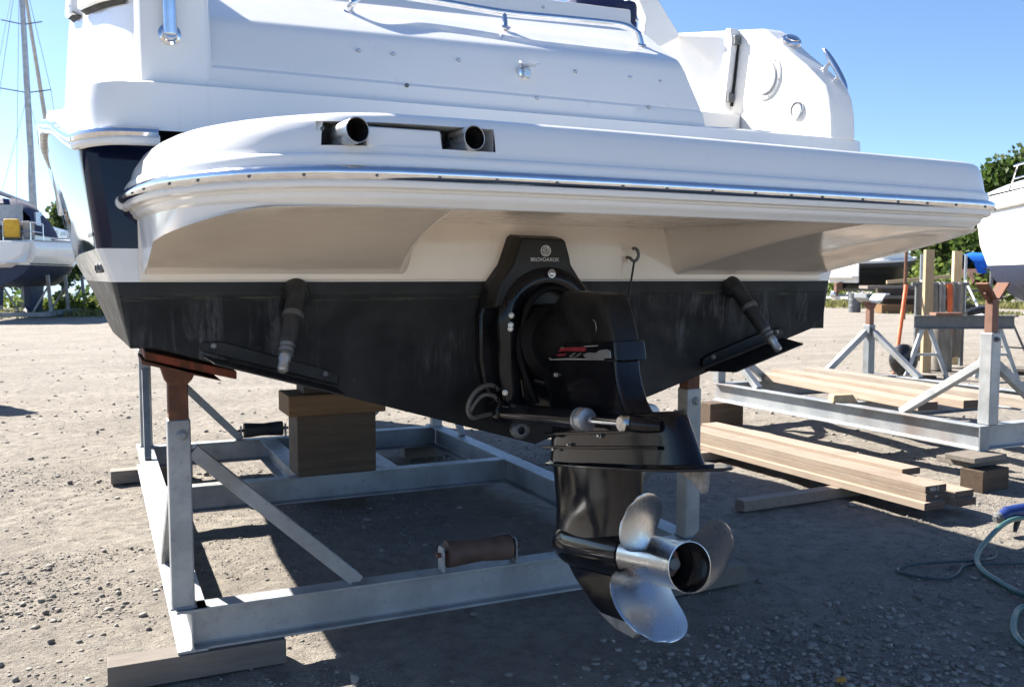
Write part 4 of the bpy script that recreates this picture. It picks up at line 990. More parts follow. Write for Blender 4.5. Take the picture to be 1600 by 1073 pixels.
def stand_post(x, y, zt, zr, head, mat='galv', w=.05):
    p = obj('post', MB().box(x - w, x + w, y - w, y + w, Z2 + H2, zt), mat, c2, bevel=.008)
    if zr: obj('inner_post', MB().box(x - .036, x + .036, y - .036, y + .036, zt - .01, zr), 'rustlt', p, bevel=.005)
    if head == 'vee':
        for s in (-1, 1):
            a = Vector((x + s * .02, y, zr + .01)); b = Vector((x + s * .125, y, zr + .135))
            obj('head_plate', MB().bar(a, b, .11, .02, (0, 0, 1)), 'rust', p, bevel=.003)
        obj('head_gusset', MB().prism([(x - .08, zr + .09), (x - .09, zr + .05), (x - .036, zr - .03), (x + .036, zr - .03), (x + .09, zr + .05), (x + .08, zr + .09), (x, zr + .0)], 'y', y - .012, y + .012), 'rust', p, bevel=.003)
    if head == 'saddle':
        obj('head_saddle', MB().extrude([(-.17, .11), (-.15, .06), (-.08, .02), (0, .012), (.08, .025), (.12, .07), (.15, .10), (.22, .105), (.22, .085), (.16, .08), (.13, .05), (.09, .0), (0, -.015), (-.09, .0), (-.17, .05)], (x, y - .10, zr), (x, y + .10, zr)), 'alu', p, bevel=.003)
        obj('head_collar', MB().prism([(x - .10, zr + .01), (x - .04, zr - .07), (x + .04, zr - .07), (x + .09, zr + .01)], 'y', y - .04, y + .04), 'rustlt', p)
    obj('post_bolt', MB().lathe((x - .01, y - w, zt - .05), (-.3, -1, 0), [(0, .02), (.02, .02), (.025, .01), (.04, .01)], 8), 'alud', p)
    return p
def brace2(a, b, mat='galv', w=.07): return obj('brace', MB().bar(a, b, w, w * .9, (0, 1, 0)), mat, c2, bevel=.005)
stand_post(4.93, 1.80, 1.20, 1.46, 'vee', w=.055)
stand_post(7.12, 5.20, 1.06, 1.34, 'saddle', 'galvd')
stand_post(4.78, 5.10, .92, None, None); stand_post(7.2, 1.80, 1.20, 1.46, 'vee')
brace2((4.93, 1.86, .95), (4.86, 2.60, Z2 + H2)); brace2((4.99, 1.80, .95), (5.72, 1.82, Z2 + H2), 'galvd')
brace2((7.06, 5.2, .97), (6.35, 5.17, Z2 + H2)); brace2((7.13, 5.14, .97), (7.16, 4.45, Z2 + H2))
brace2((4.80, 5.04, .9), (4.80, 4.45, Z2 + H2)); brace2((4.84, 5.1, .9), (5.45, 5.1, Z2 + H2), 'galvd')
def block(name, c, size, rz, mat, label):
    return plank(name, c, size, rz, mat, label, 'timber block', None, .006)
block('timber_block', (4.72, 4.98, -.006), (.46, .20, .266), .03, 'wdark', 'brown timber block under the far left corner of the empty cradle')
block('timber_block', (4.66, 1.60, -.006), (.34, .19, .176), .12, 'wdark', 'lowest brown timber block under the near corner post of the empty cradle')
block('timber_block', (4.75, 1.78, .170), (.46, .30, .048), -.05, 'wgrey', 'middle flat board in the stack under the near corner of the empty cradle')
block('timber_block', (4.68, 1.70, .217), (.40, .26, .043), .08, 'wgrey', 'top flat board in the stack under the near corner of the empty cradle')
block('timber_block', (7.2, 1.75, -.006), (.4, .2, .266), 0, 'wdark', 'timber block under the outer near corner of the empty cradle')
block('timber_block', (7.14, 5.1, -.006), (.4, .2, .266), 0, 'wdark', 'timber block under the outer far corner of the empty cradle')
def long_plank(p0, p1, wd, th, mat, label, cat='plank', group=None, end=None, name='plank'):
    p0, p1 = Vector(p0), Vector(p1); d = p1 - p0; L = d.length
    o = obj(name, MB().box(-wd / 2, wd / 2, 0, L, 0, th), mat, None, bevel=.0025, seg=1, mat2=end, mat2_faces=(lambda p: abs(p.normal.y) > .9) if end else None)
    o.location = p0; o.rotation_euler = (0, 0, math.atan2(-d.x, d.y)); return tag(o, label, cat, group)
g_ = 'planks laid across the empty cradle'
long_plank((5.12, 2.55, .4605), (5.50, 5.12, .4605), .21, .075, 'wfresh', 'plank across the empty cradle, the one nearest the big boat', 'plank', g_, 'wend')
long_plank((5.60, 2.48, .4605), (5.92, 5.45, .4605), .21, .075, 'wfresh', 'middle plank of the three laid across the empty cradle', 'plank', g_, 'wend')
long_plank((6.02, 1.6, .4605), (6.34, 5.35, .4605), .22, .085, 'wgreyy', 'greyer plank across the empty cradle, farthest from the big boat', 'plank', g_, 'wend')
o = obj('packing_block', MB().hexa([(-.13, -.06, 0), (.13, -.06, 0), (.13, .06, 0), (-.13, .06, 0)], [(-.12, -.055, .08), (.07, -.05, .085), (.09, .05, .08), (-.12, .055, .085)]), 'wpost', None, bevel=.012)
o.location = (4.86, 3.30, .452); o.rotation_euler = (0, 0, -.3); tag(o, 'small pale wooden chock lying on the near beam of the empty cradle', 'wooden chock')

# ------------------------------------------------------------------ stacked timber on the right
g_ = 'planks stacked on bearers on the gravel'
T1 = [('bottom', .0735, 1.10, 'wfresh', -.05), ('middle', .1245, 1.13, 'wfresh', -.005), ('top', .1755, 1.14, 'wfresh', 0)]
for nm, z, y, mt, dx in T1:
    pk = long_plank((3.60 + dx, y, z), (3.525 + dx, y + 2.95, z), .205, .050, mt, f'{nm} plank of the near timber pile' + (', white paint marks on its end' if nm == 'top' else ''), 'plank', g_, 'wend')
    if nm == 'top':
        t_ = text('painted_mark', '980-3', .040, 'chalk', pk, Vector((-.02, -.0015, .026)), Matrix.Rotation(math.radians(90), 4, 'X'), .0004)
        t_.parent = pk; t_.matrix_parent_inverse = Matrix.Identity(4)
    if nm == 'middle':
        t_ = obj('painted_mark', MB().add([(-.02, -.001, .026), (.012, -.001, .024), (.014, -.001, .031), (-.016, -.001, .033)], [(0, 1, 2, 3)]), 'chalk', pk, smooth=False); t_.matrix_parent_inverse = Matrix.Identity(4)
long_plank((3.825, 1.075, .0735), (3.75, 3.9, .0735), .185, .050, 'wfresh', 'lower plank of the shorter pile behind the marked planks', 'plank', g_, 'wend')
long_plank((3.83, 1.10, .1245), (3.76, 3.95, .1245), .185, .050, 'wfresh', 'upper plank of the shorter pile behind the marked planks', 'plank', g_, 'wend')
long_plank((3.90, 1.62, .1755), (3.83, 4.0, .1755), .19, .050, 'wfresh', 'plank set back on top of the shorter timber pile', 'plank', g_, 'wend')
plank('bearer_timber', (3.16, 1.885, -.004), (1.30, .10, .0765), .035, 'wfresh', 'timber bearer sticking out from under the near timber pile', 'timber')
plank('bearer_timber', (3.60, 3.45, -.004), (.95, .10, .0765), .0, 'wfresh', 'hidden far bearer under the near timber pile', 'timber')

# ------------------------------------------------------------------ hose, cable, nozzle
hs = [(4.6, .50, .03), (4.1, .62, .05), (3.80, .63, .10), (3.52, .56, .11), (3.20, .44, .06), (2.98, .32, .03), (2.83, .16, .025), (2.74, -.02, .025), (2.68, -.18, .025), (2.70, -.30, .03), (2.62, -.34, .035), (2.48, -.33, .03), (2.34, -.40, .025), (2.18, -.52, .025), (2.08, -.66, .025), (2.05, -.85, .025), (2.2, -1.1, .025), (2.7, -1.1, .025)]
o = obj('garden_hose', MB().tube(smooth_path(hs, 8), .0155, 12), 'hose', None); tag(rebase(o, (2.9, .25, 0)), 'green garden hose looping over the shaded gravel', 'hose')
cb = [(3.9, .02, .012), (3.3, .14, .014), (2.97, .26, .015), (2.82, .27, .016), (2.68, .20, .014), (2.56, .17, .012), (2.47, .23, .012), (2.42, .33, .012), (2.47, .41, .012), (2.62, .42, .014), (2.80, .36, .02), (2.98, .29, .028), (3.15, .33, .014), (3.3, .45, .01)]
o = obj('cable', MB().tube(smooth_path(cb, 8), .008, 8), 'hosed', None); tag(rebase(o, (2.6, .3, 0)), 'thin dark cable lying in a loop beside the green hose', 'cable')
nz = thing('spray_gun', (3.80, .66, 0), 'dark blue spray gun on the end of the green hose', 'spray gun')
obj('body', MB().tube([(3.66, .70, .10), (3.72, .69, .125), (3.82, .665, .135), (3.95, .64, .14), (4.1, .61, .135)], [.03, .045, .048, .044, .03], 14), 'bluecap', nz)
obj('nozzle_ring', MB().lathe((3.67, .70, .103), (-1, .1, -.25), [(0, .034), (.03, .033), (.035, .022), (.05, .02)], 14), 'alud', nz)
obj('trigger', MB().tube([(3.80, .665, .10), (3.77, .66, .05), (3.74, .65, .015)], [.02, .018, .014], 8), 'rubber', nz)

# ------------------------------------------------------------------ trestle and carpet-covered posts behind the empty cradle
tr = thing('steel_trestle', (11.3, 7.3, 0), 'low grey steel trestle with splayed legs behind the empty cradle', 'trestle')
a0, a1 = Vector((10.62, 7.66, .80)), Vector((12.12, 6.98, .80)); td = (a1 - a0).normalized(); tn = Vector((-td.y, td.x, 0))
obj('top_beam', MB().ibeam(a0, a1, .22, .14), 'alud', tr, bevel=.003)
for q in (.20, 1.35):
    b = a0 + td * q
    for s in (-1, 1):
        obj('leg', MB().bar(b + td * (s * .06) , b + td * (s * .34) + tn * (-.05) - Vector((0, 0, .80)), .065, .065, tn), 'galv', tr, bevel=.004)
    obj('leg_tie', MB().bar(b + td * -.18 + tn * -.02 - Vector((0, 0, .42)), b + td * .18 + tn * -.02 - Vector((0, 0, .42)), .04, .04), 'galv', tr)
o = obj('flat_board', MB().box(-.22, .22, -.12, .12, 0, .045), 'rustlt', None, bevel=.004); o.location = a0 + td * .52 + Vector((0, 0, .221)); o.rotation_euler = (0, 0, -.42)
tag(o, 'brown board lying on the left end of the trestle', 'board')
o = obj('folded_sheet', MB().tube([(-.28, 0, .03), (-.15, 0, .07), (.0, .02, .10), (.12, 0, .06), (.2, 0, .03)], [.05, .09, .10, .08, .03], 10, flat=.7), 'bag', None); o.location = a0 + td * 1.12 + Vector((0, 0, .221)); o.rotation_euler = (0, 0, -.42)
tag(o, 'black plastic sheet bunched up on the right part of the trestle', 'plastic sheet')
for (x, y, zt, wd, lb) in ((11.62, 8.28, 2.12, .15, 'bright pine post standing left of the draped carpets'), (13.32, 9.12, 2.14, .15, 'bright pine post standing right of the draped carpets')):
    o = obj('wooden_post', MB().box(-wd / 2, wd / 2, -.05, .05, -.02, zt), 'wpost', None, bevel=.004); o.location = (x, y, 0); o.rotation_euler = (0, 0, -.42); tag(o, lb, 'wooden post')
rk = thing('drying_rack', (12.65, 8.93, 0), 'dark steel rack carrying the draped carpets', 'rack')
A, B = Vector((12.28, 9.10, 1.52)), Vector((13.06, 8.75, 1.52)); rd = (B - A).normalized(); rn = Vector((-rd.y, rd.x, 0))
obj('cross_bar', MB().tube([A - rd * .1, B + rd * .1], .035, 10), 'alud', rk)
for p in (A, B): obj('upright', MB().bar(p - Vector((0, 0, 1.52)), p + Vector((0, 0, -.03)), .06, .06, rn), 'alud', rk)
def drape(c0, c1, zlo, wavy, mat, label, seed):
    rs = np.random.default_rng(seed); rows = []
    for k, (off, z) in enumerate(((.06, zlo), (.065, zlo * .6 + .6), (.06, 1.35), (.045, 1.52), (.0, 1.565), (-.045, 1.52), (-.06, 1.35), (-.07, zlo + .3))):
        row = []
        for j in range(15):
            q = j / 14; p = lerp(Vector(c0), Vector(c1), q); w_ = wavy * math.sin(q * 9 + seed) * min(1, abs(off) / .06)
            p = p + rn * (-off + w_ * (1 if off > 0 else -1)); row.append((p.x, p.y, z + .02 * math.sin(q * 5 + seed) * (k in (0, 7))))
        rows.append(row)
    o = obj('draped_carpet', MB().grid(rows), mat, None); sm = o.modifiers.new('thick', 'SOLIDIFY'); sm.thickness = .014
    b = (Vector(c0) + Vector(c1)) / 2; rebase(o, (b.x, b.y, zlo)); return tag(o, label, 'carpet')
drape(A - rd * .02, A + rd * .36, .08, .025, 'carpet', 'wide grey carpet hanging over the rack on its left', 1)
drape(A + rd * .38, A + rd * .50, .55, .02, 'grey', 'narrow pale carpet hanging in the middle of the rack', 3)
drape(A + rd * .63, A + rd * .84, .15, .025, 'carpet', 'grey carpet hanging at the right end of the rack', 5)
s0 = A + rd * .56 + rn * -.09
o = obj('ratchet_strap', MB().bar(s0, s0 + Vector((.05, 0, -.9)), .10, .012, rn), 'orange', None); tag(rebase(o, s0 - Vector((0, 0, .9))), 'orange strap hanging between the carpets on the rack', 'strap')
o = obj('carpet_roll', MB().tube([(0, 0, .0), (.01, 0, .4), (-.01, .01, .8), (0, 0, 1.0)], [.20, .19, .17, .14], 14), 'carpet', None); o.location = (12.05, 8.35, 0); tag(o, 'rolled up carpet standing on end behind the trestle', 'carpet roll')
pl = obj('orange_pole', MB().tube([(10.85, 8.25, .0), (11.45, 8.60, 1.50)], .035, 10), 'orange', None); tag(rebase(pl, (10.95, 8.15, 0)), 'orange pole leaning against the left pine post', 'pole')
o = obj('rubbish_sack', MB().ball((0, 0, .27), .26, 18, 12, (.95, .8, 1.05)), 'bag', None)
for v in o.data.vertices:
    n = math.sin(v.co.x * 22 + v.co.z * 9) * .02 + math.sin(v.co.y * 31 - v.co.z * 14) * .015; v.co.x += n; v.co.y += n * .6
    if v.co.z < .02: v.co.z = -.005
    if v.co.z > .42: v.co.x *= .95
o.location = (10.62, 7.85, 0); tag(o, 'black rubbish sack standing on the gravel left of the trestle', 'rubbish sack')
sd_ = thing('folding_stand', (13.2, 7.9, 0), 'thin dark steel folding stand right of the carpets', 'stand')
for s in (-1, 1):
    obj('leg', MB().tube([(13.2 + s * .02, 7.9, .95), (13.2 + s * .42, 7.9 - s * .2, 0)], .02, 8), 'alud', sd_)
obj('cross_tie', MB().tube([(12.9, 8.05, .42), (13.5, 7.76, .38)], .014, 8), 'alud', sd_)
obj('top_plate', MB().box(13.05, 13.35, 7.82, 7.98, .94, .97), 'alud', sd_)
for x, y, rz, lb in ((10.2, 7.6, -.3, 'dark flat plank lying on the ground left of the black sack'), (12.9, 7.3, -.5, 'dark flat plank lying on the ground under the trestle')):
    plank('ground_plank', (x, y, -.004), (1.3, .16, .05), rz, 'wdark', lb, 'plank')

# ------------------------------------------------------------------ generic boat hulls for the yard behind
def hull_sections(L, B, zs0, zs1, zw, zk, full=.62, stem=.16, n=26, flare=.9, bulge=.02):
    rows_t, rows_b = [], []
    for i in range(n + 1):
        t = i / n
        f = 1.0 if t < .45 else max(0.012, (1 - ((t - .45) / .55) ** 2.1))
        st = .90 + .10 * min(1, t / .4)
        y = L * t; zs = lerp(zs0, zs1, t ** 1.6); hb = B / 2 * f * st
        hw = hb * lerp(flare, .55, max(0, (t - .5) / .5)); kz = lerp(zk, zw, max(0, (t - .80) / .2) ** 1.5)
        yw = y - stem * L * max(0, (t - .7) / .3) ** 2
        def sec(q): # q 0 sheer .. 1 waterline
            return (lerp(hb, hw, q ** 2.0) + .03 * B * math.sin(math.pi * q) * min(1, hb), lerp(y, yw, q), lerp(zs, zw, q))
        top = [sec(q) for q in (0, .1, .35, .7, 1)]
        bot = [(hw, yw, zw), (hw * .86, yw, lerp(zw, kz, .35)), (hw * .5, yw, lerp(zw, kz, .75)), (hw * .12, yw, lerp(zw, kz, .97)), (0, yw, kz)]
        rows_t.append(top); rows_b.append(bot)
    mt, mb_ = MB(), MB()
    for s in (-1, 1):
        mt.grid([[(s * p[0], p[1], p[2]) for p in r] for r in rows_t]); mb_.grid([[(s * p[0], p[1], p[2]) for p in r] for r in rows_b])
    for m, r in ((mt, rows_t[0]), (mb_, rows_b[0])):
        m.add([(p[0], p[1], p[2]) for p in r] + [(-p[0], p[1], p[2]) for p in reversed(r)], [tuple(range(2 * len(r)))])
    deck = MB(); n1 = len(rows_t)
    deck.grid([[(-r[0][0], r[0][1], r[0][2] - .01), (0, r[0][1], r[0][2] + .05), (r[0][0], r[0][1], r[0][2] - .01)] for r in rows_t])
    sheer = [[(s * r[0][0], r[0][1], r[0][2]) for r in rows_t] for s in (-1, 1)]
    wl = [[(s * (r[4][0] + .004), r[4][1], r[4][2]) for r in rows_t] for s in (-1, 1)]
    return mt, mb_, deck, sheer, wl
def local(root): 
    def P(name, mb, mat, parent=None, **k):
        o = obj(name, mb, mat, None, **k); o.parent = parent or root; return o
    return P

# sailing yacht on its own cradle, far left
sb = thing('sailing_yacht', (-5.24, 36.56, 0), 'white sailing yacht with blue bottom, navy sprayhood and tall mast on a cradle', 'sailing yacht'); sb.rotation_euler = (0, 0, -math.radians(14))
P = local(sb)
mt, mb_, dk, sheer, wl = hull_sections(10, 3.5, 3.05, 3.45, 2.12, 1.25, flare=.9)
P('topside', mt, 'gel'); P('hull_bottom', mb_, 'bluehull'); P('deck', dk, 'gel')
for w_ in wl: P('waterline_stripe', MB().tube([(p[0] * 1.002, p[1], p[2] + .06) for p in w_], .045, 6, flat=.8), 'navy')
for w_ in sheer: P('toe_rail', MB().tube(w_, .035, 6), 'alu'); P('side_stripe', MB().tube([(p[0] * .993, p[1], p[2] - .28) for p in w_[:-3]], .014, 6), 'alud')
P('transom_scoop', MB().grid([[(x, -.02 - .55 * k, lerp(2.95, 2.2, k) + .0) for x in (-1.45, -.8, 0, .8, 1.45)] for k in (0, .4, .8, 1)]), 'gel')
P('transom_shell', MB().prism([(-1.45, 3.0), (1.45, 3.0), (1.3, 2.5), (.7, 2.15), (-.7, 2.15), (-1.3, 2.5)], 'y', -.55, -.0, [(-1.5, 3.0), (1.5, 3.0), (1.4, 2.4), (.8, 2.0), (-.8, 2.0), (-1.4, 2.4)]), 'gel', bevel=.06)
P('keel', MB().prism([(4.0, 1.5), (6.0, 1.5), (5.6, .35), (5.75, .16), (3.7, .16), (4.1, .35)], 'x', -.14, .14), 'bluehull', bevel=.05)
P('rudder', MB().prism([(.6, 1.6), (1.2, 1.6), (1.1, .55), (.7, .55)], 'x', -.05, .05), 'bluehull', bevel=.02)
P('coachroof', MB().prism([(3.2, 3.2), (8.2, 3.4), (7.4, 3.72), (3.4, 3.85)], 'x', -1.05, 1.05), 'gel', bevel=.12, seg=3)
for y in (4.2, 5.3, 6.4): P('cabin_window', MB().hexa([(1.02, y, 3.46), (1.065, y, 3.46), (1.065, y + .8, 3.5), (1.02, y + .8, 3.5)], [(1.02, y + .1, 3.64), (1.055, y + .1, 3.64), (1.055, y + .7, 3.66), (1.02, y + .7, 3.66)]), 'glass')
P('cockpit_coaming', MB().prism([(.3, 3.0), (3.3, 3.05), (3.3, 3.5), (2.8, 3.42), (.4, 3.3)], 'x', 1.05, 1.25), 'gel', bevel=.05); P('cockpit_coaming', MB().prism([(.3, 3.0), (3.3, 3.05), (3.3, 3.5), (2.8, 3.42), (.4, 3.3)], 'x', -1.25, -1.05), 'gel', bevel=.05)
hood = []
for k in range(9):
    a = math.pi * k / 8; hood.append([(-1.3 * math.cos(a), y, 3.3 + h * math.sin(a) ** .6) for y, h in ((.9, 1.22), (1.5, 1.45), (2.6, 1.45), (3.4, 1.1), (4.1, .5))])
sh_ = P('sprayhood', MB().grid(hood), 'canvas'); 
for x0, x1 in ((-.95, -.08), (.05, .95)): P('hood_window', MB().hexa([(x0, .86, 3.65), (x1, .86, 3.65), (x1, .88, 4.45), (x0, .88, 4.45)], [(x0, .90, 3.65), (x1, .90, 3.65), (x1, .92, 4.45), (x0, .92, 4.45)]), 'glass', sh_)
for x0 in (1.08,): P('hood_window', MB().hexa([(1.24, 1.3, 3.7), (1.3, 1.3, 3.7), (1.22, 2.6, 3.7), (1.18, 2.6, 3.7)], [(1.2, 1.4, 4.2), (1.26, 1.4, 4.2), (1.16, 2.5, 4.3), (1.1, 2.5, 4.3)]), 'glass', sh_)
pp = P('pushpit', MB().tube([(1.45, 1.6, 3.75), (1.45, .2, 3.75), (.9, .05, 3.75), (-.9, .05, 3.75), (-1.45, .2, 3.75), (-1.45, 1.6, 3.75)], .022, 8), 'chrome')
for x, y in ((1.45, 1.6), (1.42, .2), (.5, .06), (-.5, .06), (-1.42, .2), (-1.45, 1.6)): P('stanchion', MB().tube([(x, y, 3.0), (x, y, 3.75)], .018, 6), 'chrome', pp)
P('pushpit_rail', MB().tube([(1.45, 1.6, 3.4), (1.45, .2, 3.4), (.9, .05, 3.4), (-.9, .05, 3.4), (-1.45, .2, 3.4)], .016, 6), 'chrome', pp)
P('lifebuoy_case', MB().box(.55, 1.1, -.08, .10, 3.15, 3.85), 'yellow', bevel=.07, seg=3); P('grey_bag', MB().box(1.12, 1.42, .25, .75, 3.1, 3.8), 'grey', bevel=.06)
rake = Vector((0, -.075, 1))
def mp(z): return Vector((0, 5.4, 3.7)) + Vector((0, -.062, 1)) * (z - 3.7)
ms = P('mast', MB().tube([mp(3.6), mp(9), mp(15.2)], [.10, .095, .07], 12, flat=1.4), 'alu')
P('spreader', MB().tube([mp(9.5) + Vector((-1.0, -.2, .12)), mp(9.5), mp(9.5) + Vector((1.0, -.2, .12))], .025, 6), 'alud', ms); P('spreader', MB().tube([mp(12.3) + Vector((-.8, -.2, .1)), mp(12.3), mp(12.3) + Vector((.8, -.2, .1))], .025, 6), 'alud', ms)
P('boom', MB().tube([mp(4.75), (0, 1.1, 4.95)], .085, 10), 'alu', ms); P('mast_cover', MB().tube([mp(4.7) + Vector((0, -.12, 0)), mp(6.0) + Vector((0, -.15, 0)), mp(7.2) + Vector((0, -.1, 0))], [.17, .12, .07], 10), 'alu', ms)
P('furled_sail', MB().tube([mp(14.6) + Vector((0, .1, 0)), (0, 9.2, 4.6)], [.06, .12], 10), 'alu')
for s in (-1, 1):
    P('shroud', MB().tube([mp(15), mp(9.5) + Vector((s * 1.0, -.2, .12)), (s * 1.6, 5.1, 3.3)], .012, 5), 'wire'); P('shroud', MB().tube([mp(9.4), (s * 1.55, 4.6, 3.3)], .010, 5), 'wire')
P('backstay', MB().tube([mp(15.1), (-.9, .2, 3.2)], .010, 5), 'wire'); P('backstay', MB().tube([mp(15.1), (.9, .2, 3.2)], .010, 5), 'wire')
yc = thing('yacht_cradle', (-5.24, 36.56, 0), 'grey steel cradle with slanted props under the sailing yacht', 'boat cradle'); yc.rotation_euler = sb.rotation_euler
P = local(yc)
for x in (-1.35, 1.35): P('long_beam', MB().bar((x, 2.2, .16), (x, 8.0, .16), .14, .2), 'galvd')
for y in (2.4, 5.0, 7.8): P('cross_beam', MB().bar((-1.28, y, .14), (1.28, y, .14), .16, .18), 'galvd')
for x in (-1.35, 1.35):
    for y in (2.6, 5.0, 7.6):
        P('prop', MB().bar((x, y, .26), (x * .93, y, 1.75), .12, .12, (0, 1, 0)), 'galvd'); P('prop_brace', MB().bar((x * .95, y, 1.3), (x * .5, y, .24), .07, .07, (0, 1, 0)), 'galvd')

# white motor cruiser, only its bow shows at the right edge
wb = thing('white_cruiser', (20.4, 6.2, 0), 'white motor cruiser with deck rail, only its side showing at the right edge', 'motor boat')
bow = Vector((13.08, 2.78, 0)); stern = Vector((17.23, 10.18, 0)); hd = (bow - stern).normalized()
wb.location = stern; wb.rotation_euler = (0, 0, math.atan2(-hd.x, hd.y)); LB = (bow - stern).length
P = local(wb)
mt, mb_, dk, sheer, wl = hull_sections(LB, 3.0, 3.35, 3.5, 1.9, 1.0, stem=.08, flare=.86, bulge=.055)
P('topside', mt, 'gel'); P('hull_bottom', mb_, 'bluehull'); P('foredeck', MB().grid([[(x * lerp(1, .05, max(0, (q - .35) / .65) ** 2.0), LB * q, 3.36 + .15 * q ** 1.6 + (.45 * math.cos(x / 1.38 * 1.5)) * (1 - q ** 3)) for x in np.linspace(-1.38, 1.38, 11)] for q in np.linspace(.0, .985, 14)]), 'gel')
for w_ in sheer: P('rub_strake', MB().tube([(p[0] * 1.06 if abs(p[0]) > .3 else p[0], p[1], p[2] - .30) for p in w_], .04, 8), 'grey')
for w_ in wl: P('spray_rail', MB().tube([(p[0] * 1.01, p[1], p[2] + .12) for p in w_], .035, 8), 'gel')
rl = P('bow_rail', MB().tube([(-1.42, LB * .2, 3.86), (-1.42, LB * .5, 3.92), (-1.25, LB * .75, 3.98), (-.7, LB * .92, 4.0), (0, LB * .99, 4.0), (.7, LB * .92, 4.0), (1.25, LB * .75, 3.98), (1.42, LB * .5, 3.92), (1.42, LB * .2, 3.86)], .02, 8), 'chrome')
P('bow_rail_lower', MB().tube([(-1.43, LB * .2, 3.6), (-1.43, LB * .5, 3.66), (-1.26, LB * .76, 3.72), (-.7, LB * .93, 3.74), (0, LB * 1.0, 3.74), (.7, LB * .93, 3.74), (1.26, LB * .76, 3.72), (1.43, LB * .5, 3.66), (1.43, LB * .2, 3.6)], .014, 8), 'chrome', rl)
for s in (-1, 1):
    for q, x in ((.22, 1.42), (.36, 1.42), (.50, 1.42), (.63, 1.36), (.76, 1.24), (.9, .78)): P('stanchion', MB().tube([(s * x, LB * q, 3.86 + .14 * q), (s * x * 1.0, LB * (q - .045), 3.34)], .014, 6), 'chrome', rl)
P('keel', MB().box(-.12, .12, .8, LB * .7, .55, 1.1), 'bluehull')
for k, y in enumerate((1.2, 4.6)):
    o = obj('timber_block', MB().box(-.5, .5, -.15, .15, 0, .55), 'wdark', None, bevel=.01); o.location = stern + hd * y; tag(o, ('stern-end' if k == 0 else 'bow-end') + ' timber block under the keel of the white cruiser', 'timber block')

# boat on a trailer with outdrive, far behind the starboard side
ob = thing('day_cruiser', (35.4, 34.75, 0), 'small white and black day cruiser with outdrive beyond the yard', 'motor boat')
ob.rotation_euler = (0, 0, math.radians(-84)); P = local(ob)
mt, mb_, dk, sheer, wl = hull_sections(6.2, 2.3, 2.45, 2.75, 2.0, 1.0, stem=.12)
P('topside', mt, 'cowl'); P('hull_bottom', mb_, 'cowl'); P('deck', dk, 'gel')
P('transom', MB().box(-1.08, 1.08, -.06, .02, 1.35, 2.45), 'gel', bevel=.03); P('deck_edge', MB().tube(sheer[1], .08, 8), 'gel'); P('deck_edge', MB().tube(sheer[0], .08, 8), 'gel'); P('swim_step', MB().box(-1.05, 1.05, -.5, -.06, 1.62, 1.74), 'gel', bevel=.03)
P('outdrive', MB().prism([(-.55, 1.35), (-.06, 1.4), (-.06, 1.0), (-.35, .9), (-.36, .7), (-.62, .66), (-.6, .8), (-.55, .95)], 'x', -.1, .1), 'rustlt', bevel=.03); P('propeller', MB().ball((0, -.72, .72), .2, 10, 8, (1, .3, 1)), 'satin')
P('cabin', MB().prism([(2.0, 2.5), (5.0, 2.7), (4.2, 3.2), (2.4, 3.35)], 'x', -.8, .8), 'gel', bevel=.1)
tl = thing('boat_trailer', (35.4, 34.75, 0), 'light steel trailer under the small black and white day cruiser', 'trailer'); tl.rotation_euler = ob.rotation_euler
P = local(tl)
for s in (-1, 1):
    P('frame_rail', MB().bar((s * .55, -.3, .66), (s * .3, 6.2, .66), .1, .12), 'alu'); P('wheel', MB().lathe((s * 1.0, 2.0, .32), (s, 0, 0), [(-.09, .1), (-.09, .3), (-.06, .32), (.06, .32), (.09, .3), (.09, .1)], 18), 'rubber'); P('mudguard', MB().tube([(s * 1.0, 2.5, .45), (s * 1.0, 2.3, .72), (s * 1.0, 1.7, .72), (s * 1.0, 1.5, .45)], .09, 8), 'white')
    P('bunk', MB().bar((s * .4, .2, .95), (s * .4, 4.2, .95), .12, .08), 'wgrey'); P('bunk_support', MB().bar((s * .4, 1.0, .66), (s * .4, 1.0, .95), .08, .08, (0, 1, 0)), 'alu')
P('axle', MB().bar((-1, 2.0, .34), (1, 2.0, .34), .09, .09), 'alu'); P('light_board', MB().box(-.9, .9, -.62, -.55, .5, .62), 'white')

# boat under a blue tarpaulin on the right
tb = thing('covered_boat', (50.2, 39.2, 0), 'boat with dark red bottom under a bright blue tarpaulin', 'covered boat')
tb.rotation_euler = (0, 0, math.radians(-100)); P = local(tb)
mt, mb_, dk, sheer, wl = hull_sections(7.0, 2.6, 2.2, 2.5, 1.7, .8, stem=.12)
P('topside', mt, 'redhull'); P('hull_bottom', mb_, 'redhull')
rows = []
for q in np.linspace(-.02, 1.0, 12):
    f = 1.0 if q < .45 else max(.03, 1 - ((q - .45) / .55) ** 2.1)
    rows.append([(x * 1.36 * f, 7 * q, lerp(2.2, 2.5, max(0, q)) + (-.35 + .05 * math.sin(q * 17) if abs(x) > .99 else (1 - abs(x) ** 1.4) * 1.05 * (.5 + .5 * math.sin(min(1, q + .45) * 2.2)) + .06 * math.sin(q * 23 + x * 4))) for x in (-1.02, -1.0, -.7, -.35, 0, .35, .7, 1.0, 1.02)])
P('tarpaulin', MB().grid(rows), 'blue', ang=60)
for y in (1.0, 4.6): P('support', MB().box(-.6, .6, y, y + .25, 0, .95), 'alud')
